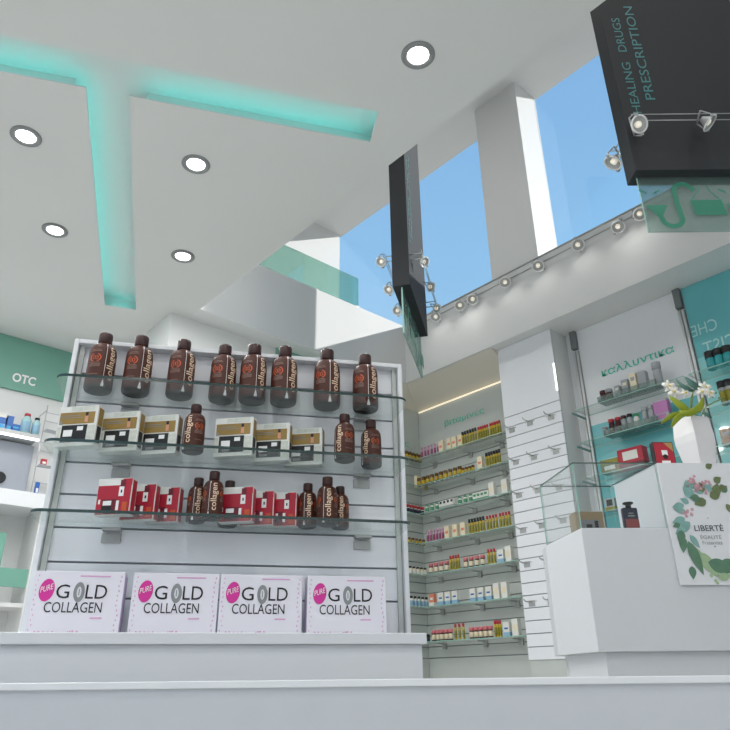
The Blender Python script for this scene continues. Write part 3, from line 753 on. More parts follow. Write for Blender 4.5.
RUNS = [(0, 424, 440, 6, 'pp'), (0, 443, 451, 2, 'cream'), (0, 456, 462, 2, 'cream'), (0, 465, 478, 6, 'yk'), (0, 481, 490, 5, 'yr'), (0, 493, 502, 5, 'yr'),
        (1, 421, 462, 10, 'jar'), (1, 465, 475, 4, 'jars'), (1, 482, 482, 1, 'cream'), (1, 489, 502, 6, 'yk'),
        (2, 429, 439, 3, 'gb'), (2, 444, 455, 4, 'gr'), (2, 462, 473, 3, 'gb'), (2, 478, 489, 4, 'gw'), (2, 494, 507, 2, 'white'),
        (3, 430, 445, 6, 'pp'), (3, 449, 457, 2, 'cream'), (3, 465, 468, 1, 'cream'), (3, 472, 486, 6, 'yk'), (3, 490, 499, 4, 'yr'), (3, 503, 512, 4, 'yr'),
        (4, 433, 449, 4, 'pkb'), (4, 453, 461, 4, 'yr'), (4, 468, 485, 4, 'pkb'), (4, 491, 497, 3, 'yr'), (4, 503, 503, 1, 'bw'), (4, 511, 511, 1, 'white'),
        (5, 435, 435, 1, 'or'), (5, 443, 457, 3, 'bw'), (5, 475, 491, 3, 'bw'), (5, 499, 507, 2, 'white'),
        (6, 436, 453, 5, 'pkb'), (6, 458, 466, 3, 'yr'), (6, 474, 493, 5, 'pkb'), (6, 498, 503, 3, 'yr'), (6, 509, 509, 1, 'bw'), (6, 518, 518, 1, 'white')]
seen = {}
rr = {}
for r, xa, xb, n_, ty in RUNS: rr.setdefault((r, ty), []).append(xa)
for r, xa, xb, n_, ty in RUNS:
    z = SHZ[r] + .0085; yy = 460
    def yat(x): # image row of the shelf front at column x
        lo, hi = 300, 690
        for _ in range(30):
            m = (lo + hi) / 2
            if PX(x, m, SHF + .06).z > z: lo = m
            else: hi = m
        return PX(x, lo, SHF + .06).y
    ya, yb = yat(xa), yat(xb)
    l = rr[(r, ty)]; which = '' if len(l) == 1 else (', left run' if xa == min(l) else ', right run' if xa == max(l) else ', middle run')
    nm = 'topmost' if r == 0 else 'lowest' if r == 6 else rown[r]
    label = '%s on the %s alcove shelf%s' % (NM[ty][1], nm, which)
    for i in range(n_):
        y_ = ya + (yb - ya) * (i / (n_ - 1) if n_ > 1 else 0)
        product(ty, (SHF + .035 + (.015 if ty in ('cream', 'white', 'bw') else 0), y_, z), rzR, label, label.replace(' on the', 's on the', 1) if n_ > 1 else None)
    if ty in ('yk', 'yr', 'pp') and n_ > 2 and r in (0, 3): pass
LRUN = [(0, 'jar', 5), (1, 'cream', 2), (2, 'rw', 6), (3, 'jars', 5), (4, 'wk', 5), (5, 'bb', 5), (6, 'dk', 4)]
for r, ty, n_ in LRUN:
    nm = 'topmost' if r == 0 else 'lowest' if r == 6 else rown[r]
    lab = '%s on the alcove left return, %s shelf' % (NM[ty][1], nm)
    for i in range(n_): product(ty, (5.12 - i * .052, 4.90, SHZ[r] + .0085), 0, lab, lab)
lab = 'yellow vitamin bottle with black cap at the inner corner of the second alcove shelf'
for i in range(2): product('yk', (5.20 - i * .034, 4.90, SHZ[1] + .0085), 0, lab, lab)

# ================================================================ COSMETICS BAY
# posts
def post(y, label, brackets):
    t = empty('chrome_post', (WX - .002, y, 0), rzR, label, 'post')
    MB().box((-.028, -.02, .1), (.028, 0, 3.30)).build('back_rail', STEEL, t)
    MB().tube([(-.014, -.03, .1), (-.014, -.03, 3.30)], .011, 12).tube([(.016, -.03, .1), (.016, -.03, 3.30)], .011, 12).build('tube', CHR, t)
    MB().box((-.027, -.05, 3.32), (.027, 0, 3.498)).build('post_cap', mat('dark_steel', '7d8284', .4, .3), t)
    for z in brackets: MB().box((-.006, -.24, z - .016), (.006, -.03, z)).build('bracket', mat('tinted_glass_bracket', '6f9a94', .2), t)
    return t
PA, PB = 2.955, 1.955
post(PA, 'twin tube chrome post at the left edge of the cosmetics shelves', (2.64, 2.34, 2.04, 1.74))
post(PB, 'twin tube chrome post between the cosmetics and turquoise panels', (2.64, 2.34, 2.04, 1.74))
# panels
t = empty('cosmetics_panel', (WX - .002, PA - .03, 0), rzR, 'white cosmetics wall panel with teal Greek lettering over turquoise lower part', 'wall panel')
wp = PA - PB - .06
MB().box((0, -.012, 2.56), (wp, 0, 3.497)).build('white_board', LAM, t)
MB().box((0, -.012, .002), (wp, 0, 2.56)).build('turquoise_board', TEALP, t)
MB().box((0.05, -.014, 2.02), (wp * .62, -.0125, 2.24)).build('pale_print', TEALL, t)
MB().box((wp * .3, -.014, 1.2), (wp, -.0125, 1.95)).build('pale_print', TEALL, t)
a = PX(602, 375, WX - .016); b = PX(674, 349, WX - .016)
mb = MB(); text(mb, '\u03ba\u03b1\u03bb\u03bb\u03c5\u03bd\u03c4\u03b9\u03ba\u03b1', flat((PA - .03 - a.y, -.016, a.z - .02), (1, 0, 0), ZU, a.y - b.y, .075), .01); mb.build('lettering', TEALT, t)
t = empty('turquoise_panel', (WX - .002, PB - .036, 0), rzR, 'turquoise glossy wall panel with mirrored pale lettering at the right edge', 'wall panel')
MB().box((0, -.012, 2.85), (1.9, 0, 3.497)).build('upper_board', TEALP, t)
MB().box((0, -.012, .002), (1.9, 0, 2.85)).build('lower_board', TEALL, t)
mb = MB(); sx = PB - .036
def mir(s, x0, x1, z, h): text(mb, s, (lambda u, v: V((x1 + (x0 - x1) * u, -.016, z + h * v))))
a = PX(692, 334.5, WX - .016); b = PX(717, 324, WX - .016); mb = MB(); mir('CHE', sx - a.y, sx - b.y, a.z - .03, .10)
a = PX(704, 351, WX - .016); b = PX(737, 340, WX - .016); mb.build('mirrored_lettering', PALET, t); mb = MB(); mir('CIST', sx - a.y, sx - b.y, a.z - .05, .12)
mb.build('mirrored_lettering', PALET, t)
# glass shelves
CSZ = [2.655, 2.36, 2.055, 1.755]; CF_ = 5.03
for j, (ya, yb, w) in enumerate(((PA - .02, PB + .02, 'cosmetics bay under the Greek lettering'), (PB - .02, .6, 'turquoise bay at the right edge'))):
    for k, z in enumerate(CSZ):
        o = MB().prism([(0, 0), (0, -(WX - .02 - CF_)), (ya - yb, -(WX - .02 - CF_)), (ya - yb, 0)], 0, .007, 0, side=1).build('glass_shelf', [SHELFG, SHELFL])
        o.location = (WX - .016, ya, z); o.rotation_euler = (0, 0, rzR)
        tag(o, 'straight glass shelf in the %s, %s' % (w, ['top one', 'second one', 'third one', 'lowest one'][k]), 'shelf')
def cpos(x, z, X=5.07):
    lo, hi = 200, 690
    for _ in range(40):
        m = (lo + hi) / 2
        if PX(x, m, X).z > z: lo = m
        else: hi = m
    return V((X, PX(x, lo, X).y, z))
def item(name, cat, mbm, x, z, label, X=5.09, group=None):
    mb, m = mbm; mb.v = [(v[0] * 1.12, v[1] * 1.12, v[2] * 1.22) for v in mb.v]; o = mb.build(name, m); q = cpos(x, z, X); o.location = q; o.rotation_euler = (0, 0, rzR); return tag(o, label, cat, group)
def jar2(r, h, body, cap): return bot(r, h, body, cap, body, .3, .85)
def tray(xa, xb, z, label):
    a = cpos(xa, z, 5.04); b = cpos(xb, z, 5.04); L = a.y - b.y
    mb = MB().box((0, 0, 0), (L, .13, .004)).box((0, 0, .004), (L, .004, .05)).box((0, .126, .004), (L, .13, .05)).box((0, .004, .004), (.004, .126, .05)).box((L - .004, .004, .004), (L, .126, .05))
    o = mb.build('acrylic_tray', TRAYG); o.location = a; o.rotation_euler = (0, 0, rzR); tag(o, label, 'tray'); return z + .0045
s1, s2, s3, s4 = [z + .0075 for z in CSZ]
zt = tray(598, 656, s1, 'long clear acrylic tray on the top cosmetics shelf')
for x, m_, w in ((605, (DKB, DKB), 'dark burgundy cosmetic jar at the left end of the top tray'), (610.5, (DKB, GRY), 'dark burgundy cosmetic jar with grey lid in the top tray')): item('cosmetic_jar', 'jar', jar2(.026, .085, *m_), x, zt, w)
for x, w_, h_, c, w in ((620, .04, .085, (GRY, OLV, WHP), 'short grey-green'), (628, .05, .11, (GRY, GRN, CRM), 'medium grey and green'), (636.5, .05, .135, (CRM, GRY, GRY), 'cream and grey'), (645.5, .06, .13, (GRY, GRY, GRY), 'broad plain grey')):
    item('cosmetic_box', 'box', pack(w_, .05, h_, *c), x, zt, w + ' cosmetic box in the top acrylic tray')
item('cosmetic_tube', 'tube', jar2(.03, .165, GRY, GRY), 660, s1, 'tall grey cosmetic tube right of the top acrylic tray')
zt = tray(604, 657, s2, 'clear acrylic tray on the second cosmetics shelf')
for x, m_, r, h_, w in ((606.5, (GRY, GRY), .02, .07, 'small grey jar at the left end of the second tray'), (613.5, (DKB, REDC), .022, .11, 'dark red cosmetic bottle, left one in the second tray'), (620, (DKB, REDC), .022, .11, 'dark red cosmetic bottle, right one in the second tray'),
                        (626, (GRY, DKB), .02, .11, 'grey cosmetic bottle with dark cap, next to the dark red pair'), (632, (GRY, BLKC), .02, .11, 'grey cosmetic bottle with black cap in the second tray'),
                        (638.5, (WHP, GRN), .02, .10, 'white cosmetic bottle with green cap in the second tray'), (647, (GRY, GRY), .022, .125, 'plain grey cosmetic bottle, left one of the last pair'), (653.5, (GRY, GRY), .022, .125, 'plain grey cosmetic bottle, right one of the last pair')):
    item('cosmetic_bottle', 'bottle', bot(r, h_, m_[0], m_[1], m_[0], .2, .8), x, zt, w)
PKB = mat('pink_box_print', 'b878b0', .45)
item('cosmetic_box', 'box', pack(.1, .05, .15, GRY, PKB, PKB, ((.35, .9), (.1, .3))), 665, s2, 'grey and pink cosmetic box behind the orchid leaves', 5.1)
item('cosmetic_box', 'box', pack(.14, .08, .09, mat('olive_card', '857a4a', .5), OLV, WHP, ((.6, .98), (.2, .5))), 613.5, s3, 'olive green cosmetic box on the third cosmetics shelf', 5.1)
item('cosmetic_box', 'box', pack(.19, .08, .13, RED, REDD, WHP, ((0, .25), (.4, .85))), 635, s3, 'wide red cosmetic box on the third cosmetics shelf', 5.1)
item('cosmetic_box', 'box', pack(.075, .06, .08, GRY, OLV, BLKC, ((0, .3), (.4, .9))), 613, s4, 'small grey patterned box on the lowest cosmetics shelf', 5.1)
for x, w in ((713, 'left one'), (721.5, 'middle one'), (730, 'right one')): item('lotion_bottle', 'bottle', bot(.031, .12, TRQ, BLKC, TRQ, .38, .85), x, s1, 'turquoise lotion bottle with black cap on the top right shelf, ' + w, 5.1)
for x, w in ((726, 'left one'), (732.5, 'right one')): item('lotion_bottle', 'bottle', bot(.024, .15, GRY, BLKC, OLV, .28, .9), x, s2, 'grey-olive lotion bottle with black cap on the second right shelf, ' + w, 5.1)
item('cosmetic_box', 'box', pack(.08, .06, .1, AMB, GRY, GRY), 731, s3, 'brown cosmetic box at the right picture edge, third shelf', 5.1)
# slim vertical emissive white strip on the pier
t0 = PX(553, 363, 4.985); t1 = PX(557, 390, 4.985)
tag(MB().box((4.989, t0.y - .007, t1.z), (4.999, t0.y + .007, t0.z)).build('glowing_strip', WEMIT), 'slim vertical glowing white strip near the right edge of the slatwall pier', 'lamp')

# ================================================================ SALES DESK
E1 = az(87); E2 = az(-3); DD = 2.774; drz = rzof(E1)
dorg = E1 * 1.027 + E2 * DD
t = empty('sales_desk', (dorg.x, dorg.y, 0), drz, 'white sales desk with chamfered left side and recessed base', 'desk')
DZ = 1.11; ext = 1.25; dep = .52
side = az(-7.5); sxl = side.dot(E1) * .40; syl = side.dot(E2) * .40
poly = [(0, 0), (ext, 0), (ext, dep), (sxl + .02, dep), (sxl, syl)]
MB().prism(poly, .64, DZ).build('body', mat('dimmed_desk_laminate', 'd2d5da', .35, noise=.01), t, bevel=.003)  # white laminate greyed, the dimmer light here is put into its colour
MB().prism([(.035, .03), (ext, .03), (ext, dep - .02), (.03, dep - .02), (sxl + .04, syl)], 0, .64).build('base', mat('dimmed_desk_laminate', 'd2d5da', .35, noise=.01), t, bevel=.002)
BZ = 1.384; bx = 1.393 - 1.027
t2 = empty('till_block', (dorg.x, dorg.y, DZ), drz, 'white raised till block on the desk behind the botanical poster', 'counter block')
MB().prism([(bx, .0), (ext, .0), (ext, .36), (bx - .045, .36)], 0, BZ - DZ).build('block', mat('dimmed_desk_laminate', 'd2d5da', .35, noise=.01), t2, bevel=.002)
# poster
pc = plane(712, 520, E2, DD - .012).dot(E1) - 1.027
pw2 = pc - bx + .002
t3 = empty('botanical_poster', (dorg.x - E2.x * .004, dorg.y - E2.y * .004, .882), drz, 'white poster with watercolour leaf wreath and lettering on the desk front', 'poster')
PH = BZ - .882
MB().box((bx, -.008, 0), (bx + 2 * pw2, 0, PH)).build('sheet', mat('poster_paper', 'dfe1e6', .5), t3)
X = V((1, 0, 0)); pxs = lambda x, y: plane(x, y, E2, DD - .014)
def pl2(x, y):
    q = pxs(x, y); return V((q.dot(E1) - 1.027, -.0095, q.z - .882))
mb = MB()
a = pl2(695, 531); b = pl2(724, 531); text(mb, 'LIBERT\u00c9', flat(a, X, ZU, b.x - a.x, .030), .01)
mb.build('title_lettering', mat('slate_print', '4a525c', .5), t3)
mb = MB(); a = pl2(701, 539); b = pl2(722, 539); text(mb, '\u00c9GALIT\u00c9', flat(a, X, ZU, b.x - a.x, .018))
a = pl2(703, 544.5); b = pl2(723, 544.5); text(mb, 'Fraternit\u00e9', flat(a, X, ZU, b.x - a.x, .014)); mb.cbox(pl2(708, 518), (.002, .0005, .002)); mb.cbox(pl2(715, 546.5), (.003, .0005, .002))
mb.build('small_lettering', GREY, t3)
LC = [mat('watercolour_green', '5a8068', .6, noise=.25, scale=40), mat('watercolour_sage', '9fb892', .6, noise=.2, scale=40), mat('watercolour_pink', 'c79aa4', .6, noise=.2, scale=60), mat('watercolour_bluegreen', '7fa9a4', .6, noise=.25, scale=40), mat('watercolour_moss', '6a7850', .6, noise=.25, scale=40)]
lf = MB()
def leaf2(x, y, ang, ln, wd, ci, lay):
    q = pl2(x, y); s_ = .0044; n_ = 8; L_, Rr_ = [], []
    dx, dy = cos(R(ang)), sin(R(ang))
    for i in range(n_ + 1):
        u = i / n_; w_ = wd * s_ * (sin(pi * u ** .75)) / 2; bx_ = q.x + dx * ln * s_ * u; bz_ = q.z + dy * ln * s_ * u
        L_.append((bx_ - dy * w_, -.0095 - lay * .0003, bz_ + dx * w_)); Rr_.append((bx_ + dy * w_, -.0095 - lay * .0003, bz_ - dx * w_))
    lf.add(L_ + Rr_[::-1], [tuple(range(2 * n_ + 2))], ci)
for k, a_ in enumerate(((685, 518, 200, 14, 7, 3), (686, 512, 165, 12, 6, 3), (690, 522, 215, 20, 9, 3), (682, 530, 250, 14, 8, 0), (688, 541, 285, 32, 10, 0), (693, 548, 300, 14, 8, 1), (699, 552, 300, 26, 12, 1), (708, 562, 340, 26, 13, 0), (720, 566, 5, 20, 12, 0), (718, 578, 10, 14, 7, 1),
                        (697, 487, 150, 10, 8, 3), (703, 492, 100, 10, 8, 4), (712, 490, 150, 9, 8, 3), (719, 488, 10, 8, 6, 4), (700, 499, 170, 10, 8, 0), (689, 503, 150, 9, 6, 3), (683, 536, 260, 16, 8, 0), (690, 535, 300, 14, 6, 3), (694, 498, 130, 14, 10, 3), (690, 492, 100, 12, 9, 3), (698, 494, 60, 11, 9, 3), (706, 500, 200, 13, 9, 4), (710, 497, 20, 12, 9, 4), (716, 494, 70, 11, 9, 4), (714, 482, 30, 9, 7, 4), (722, 492, 45, 9, 7, 0), (726, 504, 300, 12, 6, 4), (706, 468, 30, 8, 6, 4),
                        (684, 505, 190, 12, 7, 3), (680, 524, 200, 8, 5, 0), (692, 566, 265, 12, 7, 0))): leaf2(*a_, lay=k % 5)
rnd = random.Random(11)
for cx, cy, n_ in ((692, 482, 12), (700, 488, 10), (706, 486, 8), (688, 514, 8), (694, 490, 6), (718, 579, 5)):
    for i in range(n_): leaf2(cx + rnd.uniform(-5, 5), cy + rnd.uniform(-5, 4), rnd.uniform(0, 360), 3.4, 3.2, 2 if cy < 560 else 1, i % 5)
lf.build('leaf_wreath', LC, t3)
# glass display case
zc = BZ
t4 = empty('display_case', (dorg.x, dorg.y, DZ), drz, 'frameless clear glass display case on the left end of the desk', 'display case')
hh = zc - DZ; th_ = .005
def pane(a, b, z0, z1, name):
    d = (V(b) - V(a)).normalized(); n_ = V((-d.y, d.x)) * th_ / 2; a = V(a); b = V(b)
    vs = [a - n_, b - n_, b + n_, a + n_]
    mb = MB(); mb.add([(v.x, v.y, z0) for v in vs] + [(v.x, v.y, z1) for v in vs], [(0, 1, 5, 4), (2, 3, 7, 6)], 0)
    mb.add([(v.x, v.y, z0) for v in vs] + [(v.x, v.y, z1) for v in vs], [(0, 3, 2, 1), (4, 5, 6, 7), (1, 2, 6, 5), (3, 0, 4, 7)], 1)
    return mb.build(name, [CASEG, SHELFL], t4)
e_ = .004
pane((e_, e_), (bx - .004, e_), .001, hh, 'front_pane'); pane((sxl + e_, syl - .01), (e_, e_ * 2), .001, hh, 'side_pane'); pane((bx - .05, syl - .01), (sxl + .01, syl - .01), .001, hh, 'back_pane')
MB().prism([(e_, e_), (bx - .004, e_), (bx - .05, syl - .01), (sxl + e_, syl - .01)], hh, hh + .006, 0, side=1).build('top_pane', [CASEG, SHELFE], t4)
# items on the desk
q = PZ(633, 530, DZ); q = E1 * plane(633, 528, E2, DD + .05).dot(E1) + E2 * (DD + .06)
o = empty('lotion_bottle', (q.x, q.y, DZ + .001), drz, 'dark lotion bottle with flared cap and red label inside the desk display case', 'bottle')
MB().box((-.032, -.014, 0), (.032, .014, .095)).build('body', NVY, o, bevel=.006)
MB().lathe([(.012, .092), (.012, .108), (.022, .112), (.022, .118), (.004, .119)], 20).build('cap', BLKC, o)
MB().box((-.028, -.0155, .006), (.028, -.0142, .046)).build('label', mat('dull_red_label', '8a4444', .5), o)
MB().box((-.014, -.0155, .056), (.014, -.0142, .062)).build('fine_print', GREY, o)
MB().box((-.010, -.0155, .068), (.010, -.0142, .072)).build('fine_print', GREY, o)
qa = plane(577, 528, E2, DD + .08).dot(E1); qb = plane(605, 528, E2, DD + .08).dot(E1)
q = E1 * (qa + qb) / 2 + E2 * (DD + .12)
BRN = mat('kraft_brown', '8c7a5c', .5)
o = empty('storage_box', (q.x, q.y, DZ + .001), drz, 'brown box with clear window at the left inside the desk display case', 'box')
hw = (qb - qa) / 2
MB().box((-hw, -.04, 0), (hw, .04, .085)).build('carton', BRN, o, bevel=.002)
MB().box((-hw * .8, -.0415, .01), (hw * .7, -.0402, .05)).build('window', mat('grey_window', '77787c', .3), o)
MB().box((-hw * .3, -.043, .012), (hw * .1, -.0416, .03)).build('contents_print', BLKC, o)
MB().box((hw * .3, -.043, .012), (hw * .55, -.0416, .045)).build('contents_print', BLKC, o)

# red tin, vase and orchid on the block
q = E1 * plane(667, 462, E2, DD + .05).dot(E1) + E2 * (DD + .07)
o = empty('red_tin', (q.x, q.y, BZ + .001), drz, 'upright red tin with black edges and gold corner on the till block', 'tin')
MB().box((-.047, -.012, 0), (.047, .02, .118)).build('body', BLKC, o, bevel=.003)
MB().box((-.042, -.0135, .005), (.042, -.0122, .113)).build('red_front', RED, o)
MB().add([(.002, -.0145, .113), (.042, -.0145, .113), (.042, -.0145, .07)], [(0, 2, 1)]).build('gold_corner', mat('gold_corner', 'b08850', .4), o)
MB().box((-.012, -.0145, .055), (.014, -.0136, .078)).build('white_label', WHT, o)
MB().box((-.018, -.0145, .012), (.02, -.0136, .03)).build('white_label', WHT, o)
MB().lathe([(.011, 0), (.011, .0015)], 20, o=(.001, -.0136, .048), ax=(0, -1, 0)).build('black_emblem', BLK, o)
vq = E1 * plane(702, 462, E2, DD + .09).dot(E1) + E2 * (DD + .11)
vs_ = empty('vase', (vq.x, vq.y, BZ + .001), drz + R(20), 'white faceted square vase holding the orchid on the till block', 'vase')
CER = mat('white_ceramic', 'e4e2e4', .35)
prof = [(.052, 0), (.058, .05), (.070, .125), (.071, .16), (.063, .243)]
mb = MB(); k = len(prof)
for r_, z_ in prof: mb.v += [(r_ * 1.2 * cos(pi / 4 + pi / 2 * i), r_ * 1.2 * sin(pi / 4 + pi / 2 * i), z_) for i in range(4)]
for r_, z_ in [(.056, .243), (.056, .15)]: mb.v += [(r_ * 1.2 * cos(pi / 4 + pi / 2 * i), r_ * 1.2 * sin(pi / 4 + pi / 2 * i), z_) for i in range(4)]
for j in range(k + 1):
    for i in range(4): mb.f.append([j * 4 + i, j * 4 + (i + 1) % 4, (j + 1) * 4 + (i + 1) % 4, (j + 1) * 4 + i]); mb.m.append(0); mb.s.append(False)
mb.f.append([3, 2, 1, 0]); mb.m.append(0); mb.s.append(False)
mb.build('body', CER, vs_, bevel=.002)
MB().box((-.045, -.045, .21), (.045, .045, .22)).build('moss', mat('moss', '5a6a2a', .9, noise=.3, scale=80), vs_)
LEAF = mat('leaf_green', '8a9a1e', .4, noise=.15, scale=25); LEAFD = mat('grey_green_leaf', '4f7a6e', .4, noise=.15, scale=25); STEM = mat('stem_green', '6f8a4a', .5); PET = mat('white_petal', 'f2efe9', .5, noise=.03); LIP = mat('orchid_lip', 'd8c860', .5); BUD = mat('bud_green', '6a8a78', .5)
oz = BZ + .225
orc = empty('potted_orchid', (vq.x, vq.y, oz), drz, 'white orchid with broad green leaves growing from the white vase', 'plant')
def leaf3(p0, p1, p2, wd, m):
    p0, p1, p2 = V(p0), V(p1), V(p2); n_ = 12; vs2 = []; side_ = None
    for i in range(n_ + 1):
        u = i / n_; p = p0 * (1 - u) ** 2 + p1 * 2 * u * (1 - u) + p2 * u * u; t_ = ((p1 - p0) * (1 - u) + (p2 - p1) * u).normalized()
        sd = t_.cross(V((0, 1, .25))).normalized(); w_ = wd * (sin(pi * min(1, .12 + .88 * u)) ** .6) * (1 if u < .97 else .5)
        cr = V((0, -1, .1)) * w_ * .25
        vs2 += [p - sd * w_ + cr, p, p + sd * w_ + cr]
    fs2 = []
    for i in range(n_): b = i * 3; fs2 += [(b, b + 1, b + 4, b + 3), (b + 1, b + 2, b + 5, b + 4)]
    mb = MB(); mb.add(vs2, fs2, 0, True); return mb.build('leaf', m, orc, solid=.003)
def pt(x, y, e=0): q = plane(x, y, E2, DD + .09 + e) - V((vq.x, vq.y, oz)); return V((q.dot(E1), q.dot(E2), q.z))
for a_, b_, c_, wd, m_, e_ in (((690, 413), (682, 408), (669, 396), .017, LEAF, -.05), ((688, 412), (702, 412), (703, 397), .016, LEAF, -.05), ((678, 412), (690, 417), (702, 407), .015, LEAF, -.06),
        ((682, 414), (672, 413), (661, 424), .012, LEAF, -.05), ((683, 415), (677, 416), (671, 428), .013, LEAF, -.06), ((699, 389), (692, 387), (685, 377), .012, LEAFD, .0),
        ((694, 391), (684, 390), (676, 379), .010, LEAFD, .01), ((703, 411), (706, 415), (712, 418), .008, LEAFD, .0)):
    leaf3(pt(*a_, e_), pt(*b_, e_ - .03), pt(*c_, e_ + .0), wd, m_)
def pt(x, y, e=0): q = plane(x, y, E2, DD + .09 + e) - V((vq.x, vq.y, oz)); return V((q.dot(E1), q.dot(E2), q.z))
st1 = [(0, 0, -.01), (.01, 0, .06)] + [tuple(pt(x, y)) for x, y in ((691, 398), (695, 388), (684, 386), (672, 386))]
st2 = [(.01, 0, -.01), (.012, 0, .05)] + [tuple(pt(x, y)) for x, y in ((693, 392), (698, 386), (704, 388))]
st3 = [(.03, 0, .0)] + [tuple(pt(x, y)) for x, y in ((706, 407), (714, 402), (725, 398))]
for s_ in (st1, st2, st3): MB().tube(s_, .0026, 6).build('stem', STEM, orc)
def flower(x, y, sc_, tilt):
    c = pt(x, y, -.03); mb = MB()
    for i in range(5):
        a_ = 2 * pi * i / 5 + tilt; wd = .6 if i % 2 else .8; dx, dz = cos(a_), sin(a_)
        ring_ = []
        for j in range(10):
            u = 2 * pi * j / 10; rr_ = .5 + .5 * cos(u); lx = sc_ * rr_; ly = sc_ * .42 * wd * sin(u)
            ring_.append(c + V((dx * lx - dz * ly, -.008 - .010 * rr_ * (1 - rr_) * 2 + (i % 2) * .004, dz * lx + dx * ly)))
        mb.add(ring_, [tuple(range(10))], 0, True)
    f = mb.build('flower', PET, orc, solid=.0015)
    MB().lathe([(.002, -.006), (.006, 0), (.002, .006)], 10, o=c + V((0, -.018, 0)), ax=(0, -1, 0)).build('flower_lip', LIP, f)
for a_ in ((668, 387, .034, .3), (673, 393, .034, 1.0), (684, 394, .022, .6), (704, 388, .032, .1), (701, 393, .028, .8), (709, 394, .026, .5)): flower(*a_)
mb = MB()
for x, y in ((716, 393), (719, 398), (713, 397), (721, 391)): mb.lathe([(.001, -.006), (.005, -.002), (.004, .004), (.001, .007)], 8, o=pt(x, y))
mb.build('buds', BUD, orc)

# ================================================================ FAR LEFT: OTC BAY
t = empty('header_sign', (-1.2, YB - .002, 2.99), 0, 'teal header board with pale OTC lettering on the far left wall', 'sign')
MB().box((0, -.03, 0), (3.38, 0, ZC - 2.993)).build('board', TEAL, t)
a = PY(11.5, 381, YB - .035); b = PY(35, 385, YB - .035); c_ = PY(11.5, 370, YB - .035)
mb = MB(); text(mb, 'OTC', flat((a.x + 1.2, -.034, a.z - 2.99 + .0), (1, 0, 0), ZU, b.x - a.x, (c_.z - a.z) * .85), .03); mb.build('lettering', WHT, t)
ux0, ux1 = -1.2, 1.62
t = empty('pharmacy_cabinet', (ux0, YB - .002, 0), 0, 'white pharmacy wall cabinet with lit shelf and open niches at the far left', 'cabinet')
L = ux1 - ux0
yc = YB - .002 - 6.0
MB().box((0, -yc, 1.87), (L + .25, 0, 1.995)).build('counter_top', LAM, t, bevel=.002)
MB().box((0, -.02, 0), (L + .5, 0, 1.87)).box((0, -yc + .05, 1.2), (.02, -.02, 1.87)).box((L + .10, -yc + .03, 0), (L + .12, -.02, 1.87)).box((0, -yc + .05, 1.1), (L + .1, -.02, 1.13)).build('carcass', W, t)
MB().box((0, -.04, 2.0), (L + .04, 0, 2.50)).build('grey_panel', mat('grey_back_panel', 'a7adb8', .3), t)
MB().box((0, -.23, 2.515), (L + .02, 0, 2.55)).build('shelf', STEEL, t)
MB().box((0, -.235, 2.50), (L + .02, -.20, 2.514)).build('shelf_light', WEMIT, t)
sz = PY(0, 567, 6.05).z; sz2 = PY(0, 586, 6.05).z
MB().box((0, -yc + .06, sz2), (L + .11, -yc + .08, sz)).box((0, -yc + .06, sz), (PY(6, 540, 6.05).x - ux0, -yc + .08, PY(0, 532, 6.05).z)).build('teal_trim', TEAL, t)
MB().lathe([(.05, 0), (.05, .02), (.035, .025)], 24, o=(PY(0, 477, YB - .07).x - ux0, -.04, PY(0, 477, YB - .07).z), ax=(0, -1, 0)).build('round_vent', DARK, t)
# blue packs on the lit shelf
zsf = 2.5505
def otc(name, cat, mbm, x, label, Y_=6.28):
    mb, m = mbm; o = mb.build(name, m); q = PY(x, 424, Y_); o.location = (q.x, Y_, zsf); return tag(o, label, cat)
otc('medicine_box', 'box', pack(.07, .05, .15, WHP, BLUD, BLC, ((.35, .75), (.02, .34))), 1.5, 'white and deep blue medicine box at the left picture edge')
otc('medicine_box', 'box', pack(.06, .05, .14, BLUD, BLUD, BLC, ((.3, .8), (.02, .34))), 8.5, 'deep blue medicine box on the lit shelf, second from the picture edge')
otc('medicine_box', 'box', pack(.075, .05, .075, BLUD, BLC, BLC, ((0, .3), (.5, .7))), 16, 'low blue medicine box on the lit shelf')
PBL = mat('pale_aqua_plastic', 'a9d0d6', .25)
otc('mouthwash_bottle', 'bottle', bot(.042, .19, PBL, REDC, BLU, .12, .5), 26, 'pale aqua bottle with dark red cap on the lit shelf', 6.26)
otc('mouthwash_bottle', 'bottle', bot(.034, .17, PBL, BLKC, BLU, .12, .5), 36.5, 'pale aqua bottle with black cap on the lit shelf', 6.26)
# wire rack right of the cabinet
WR = mat('white_wire', 'b9bcc0', .35, .3)
t = empty('wire_rack', (1.66, 6.22, 2.0), 0, 'thin wire rack with small packs between cabinet and display stand', 'rack')
mb = MB()
for x in (0, .13, .26): mb.tube([(x, 0, 0), (x, 0, .85)], .004, 6)
for z in (.0, .14, .28, .42, .5, .6, .7, .78): mb.tube([(0, 0, z), (.26, 0, z)], .004, 6)
for z in (.0, .28, .6): mb.box((0, -.1, z - .006), (.26, 0, z - .003))
for x in (0, .26): mb.tube([(x, 0, 0), (x, .2, 0)], .004, 6).tube([(x, 0, .8), (x, .2, .8)], .004, 6)
mb.build('frame', WR, t)
def rk(x, z, w_, h_, m, lab):
    o = MB().box((-w_ / 2, -.03, 0), (w_ / 2, 0, h_)).box((-w_ * .3, -.031, h_ * .3), (w_ * .3, -.03, h_ * .6), 1).build('small_pack', [m, WHT]); o.location = (x, 6.19, z); tag(o, lab, 'pack')
rk(1.705, 2.28 - .002, .045, .06, REDC, 'small red pack in the thin wire rack'); rk(1.69, 1.998, .03, .13, BLUD, 'narrow blue pack low in the thin wire rack'); rk(1.80, 1.998, .06, .04, ORA, 'small coral pack low in the thin wire rack')
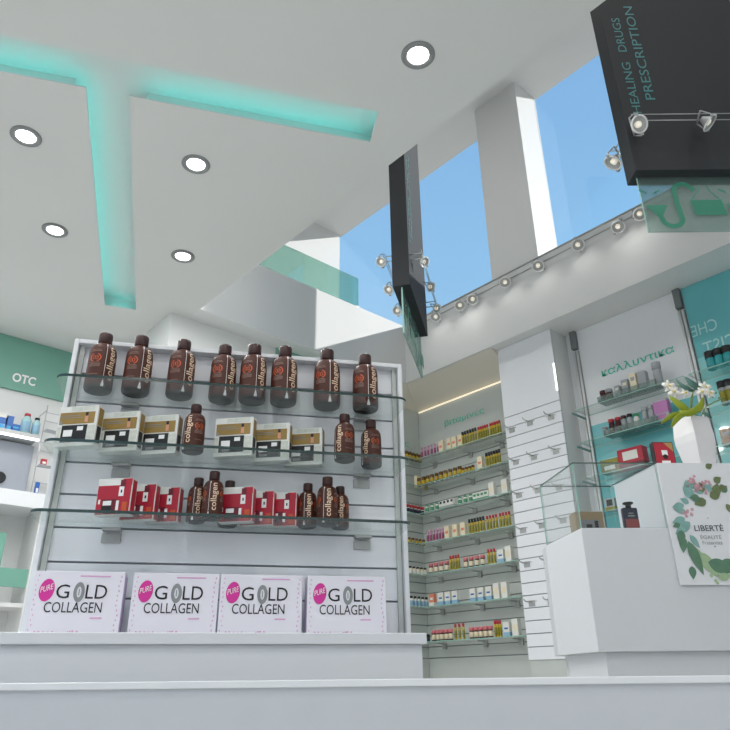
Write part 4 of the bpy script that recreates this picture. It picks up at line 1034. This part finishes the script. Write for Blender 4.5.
# header sign above the back wall behind the stand
t = empty('header_sign', (3.30, WY - .002, 3.22), 0, 'teal header board high on the back wall, glimpsed between bottle caps', 'sign')
MB().box((0, -.03, 0), (.95, 0, .277)).build('board', TEAL, t)
MB().box((.12, -.032, .12), (.34, -.0302, .15)).build('pale_stripe', TEALT, t)
MB().box((.42, -.032, .12), (.7, -.0302, .15)).build('pale_stripe', TEALT, t)

# ================================================================ NEAR COUNTER
t = empty('counter', az(0) * 1.0, rzof(az(90)), 'white counter across the bottom of the picture, closest to the viewer', 'counter')
MB().box((-2.0, -.0, .5425), (2.0, .32, .5515)).build('worktop', LAM, t, bevel=.001)
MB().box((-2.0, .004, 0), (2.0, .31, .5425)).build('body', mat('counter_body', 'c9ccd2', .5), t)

# ================================================================ LIGHT
sun = bpy.data.lights.new('sun', 'SUN'); sun.energy = 3.8; sun.angle = R(.5); sun.color = (1, .97, .93)
so = bpy.data.objects.new('sun', sun); COL.objects.link(so)
so.rotation_euler = V((-1.36, 1, -.748)).to_track_quat('-Z', 'Y').to_euler(); so.location = (8, -4, 8)
w = bpy.data.worlds.new('world'); S.world = w; w.use_nodes = True; nt = w.node_tree
bg = nt.nodes['Background']; tc = nt.nodes.new('ShaderNodeTexCoord'); sp = nt.nodes.new('ShaderNodeSeparateXYZ'); cr = nt.nodes.new('ShaderNodeValToRGB')
nt.links.new(tc.outputs['Generated'], sp.inputs[0]); nt.links.new(sp.outputs['Z'], cr.inputs[0]); nt.links.new(cr.outputs[0], bg.inputs[0])
els = cr.color_ramp.elements
els[0].position = 0; els[0].color = srgb('c8c8c4'); els[1].position = 1; els[1].color = srgb('70a8e0')
for p_, c_ in ((.12, 'e8eef2'), (.35, 'a8d2f4'), (.55, '92c6f2'), (.72, '84b8ea')): e = els.new(p_); e.color = srgb(c_)
bg.inputs[1].default_value = 1.0

cam = bpy.data.cameras.new('camera'); co = bpy.data.objects.new('camera', cam); COL.objects.link(co)
cam.sensor_width = 36; cam.lens = 36 * F / 730; cam.clip_start = .01
M = Matrix((CR, CU, -CF)).transposed().to_4x4(); M.translation = CAM; co.matrix_world = M
S.camera = co
S.view_settings.view_transform = 'Standard'; S.view_settings.look = 'None'; S.view_settings.exposure = 0; S.view_settings.gamma = 1
S.view_settings.use_curve_mapping = False
S.cycles.use_denoising = True
S.cycles.max_bounces = 10; S.cycles.transparent_max_bounces = 16; S.cycles.diffuse_bounces = 6
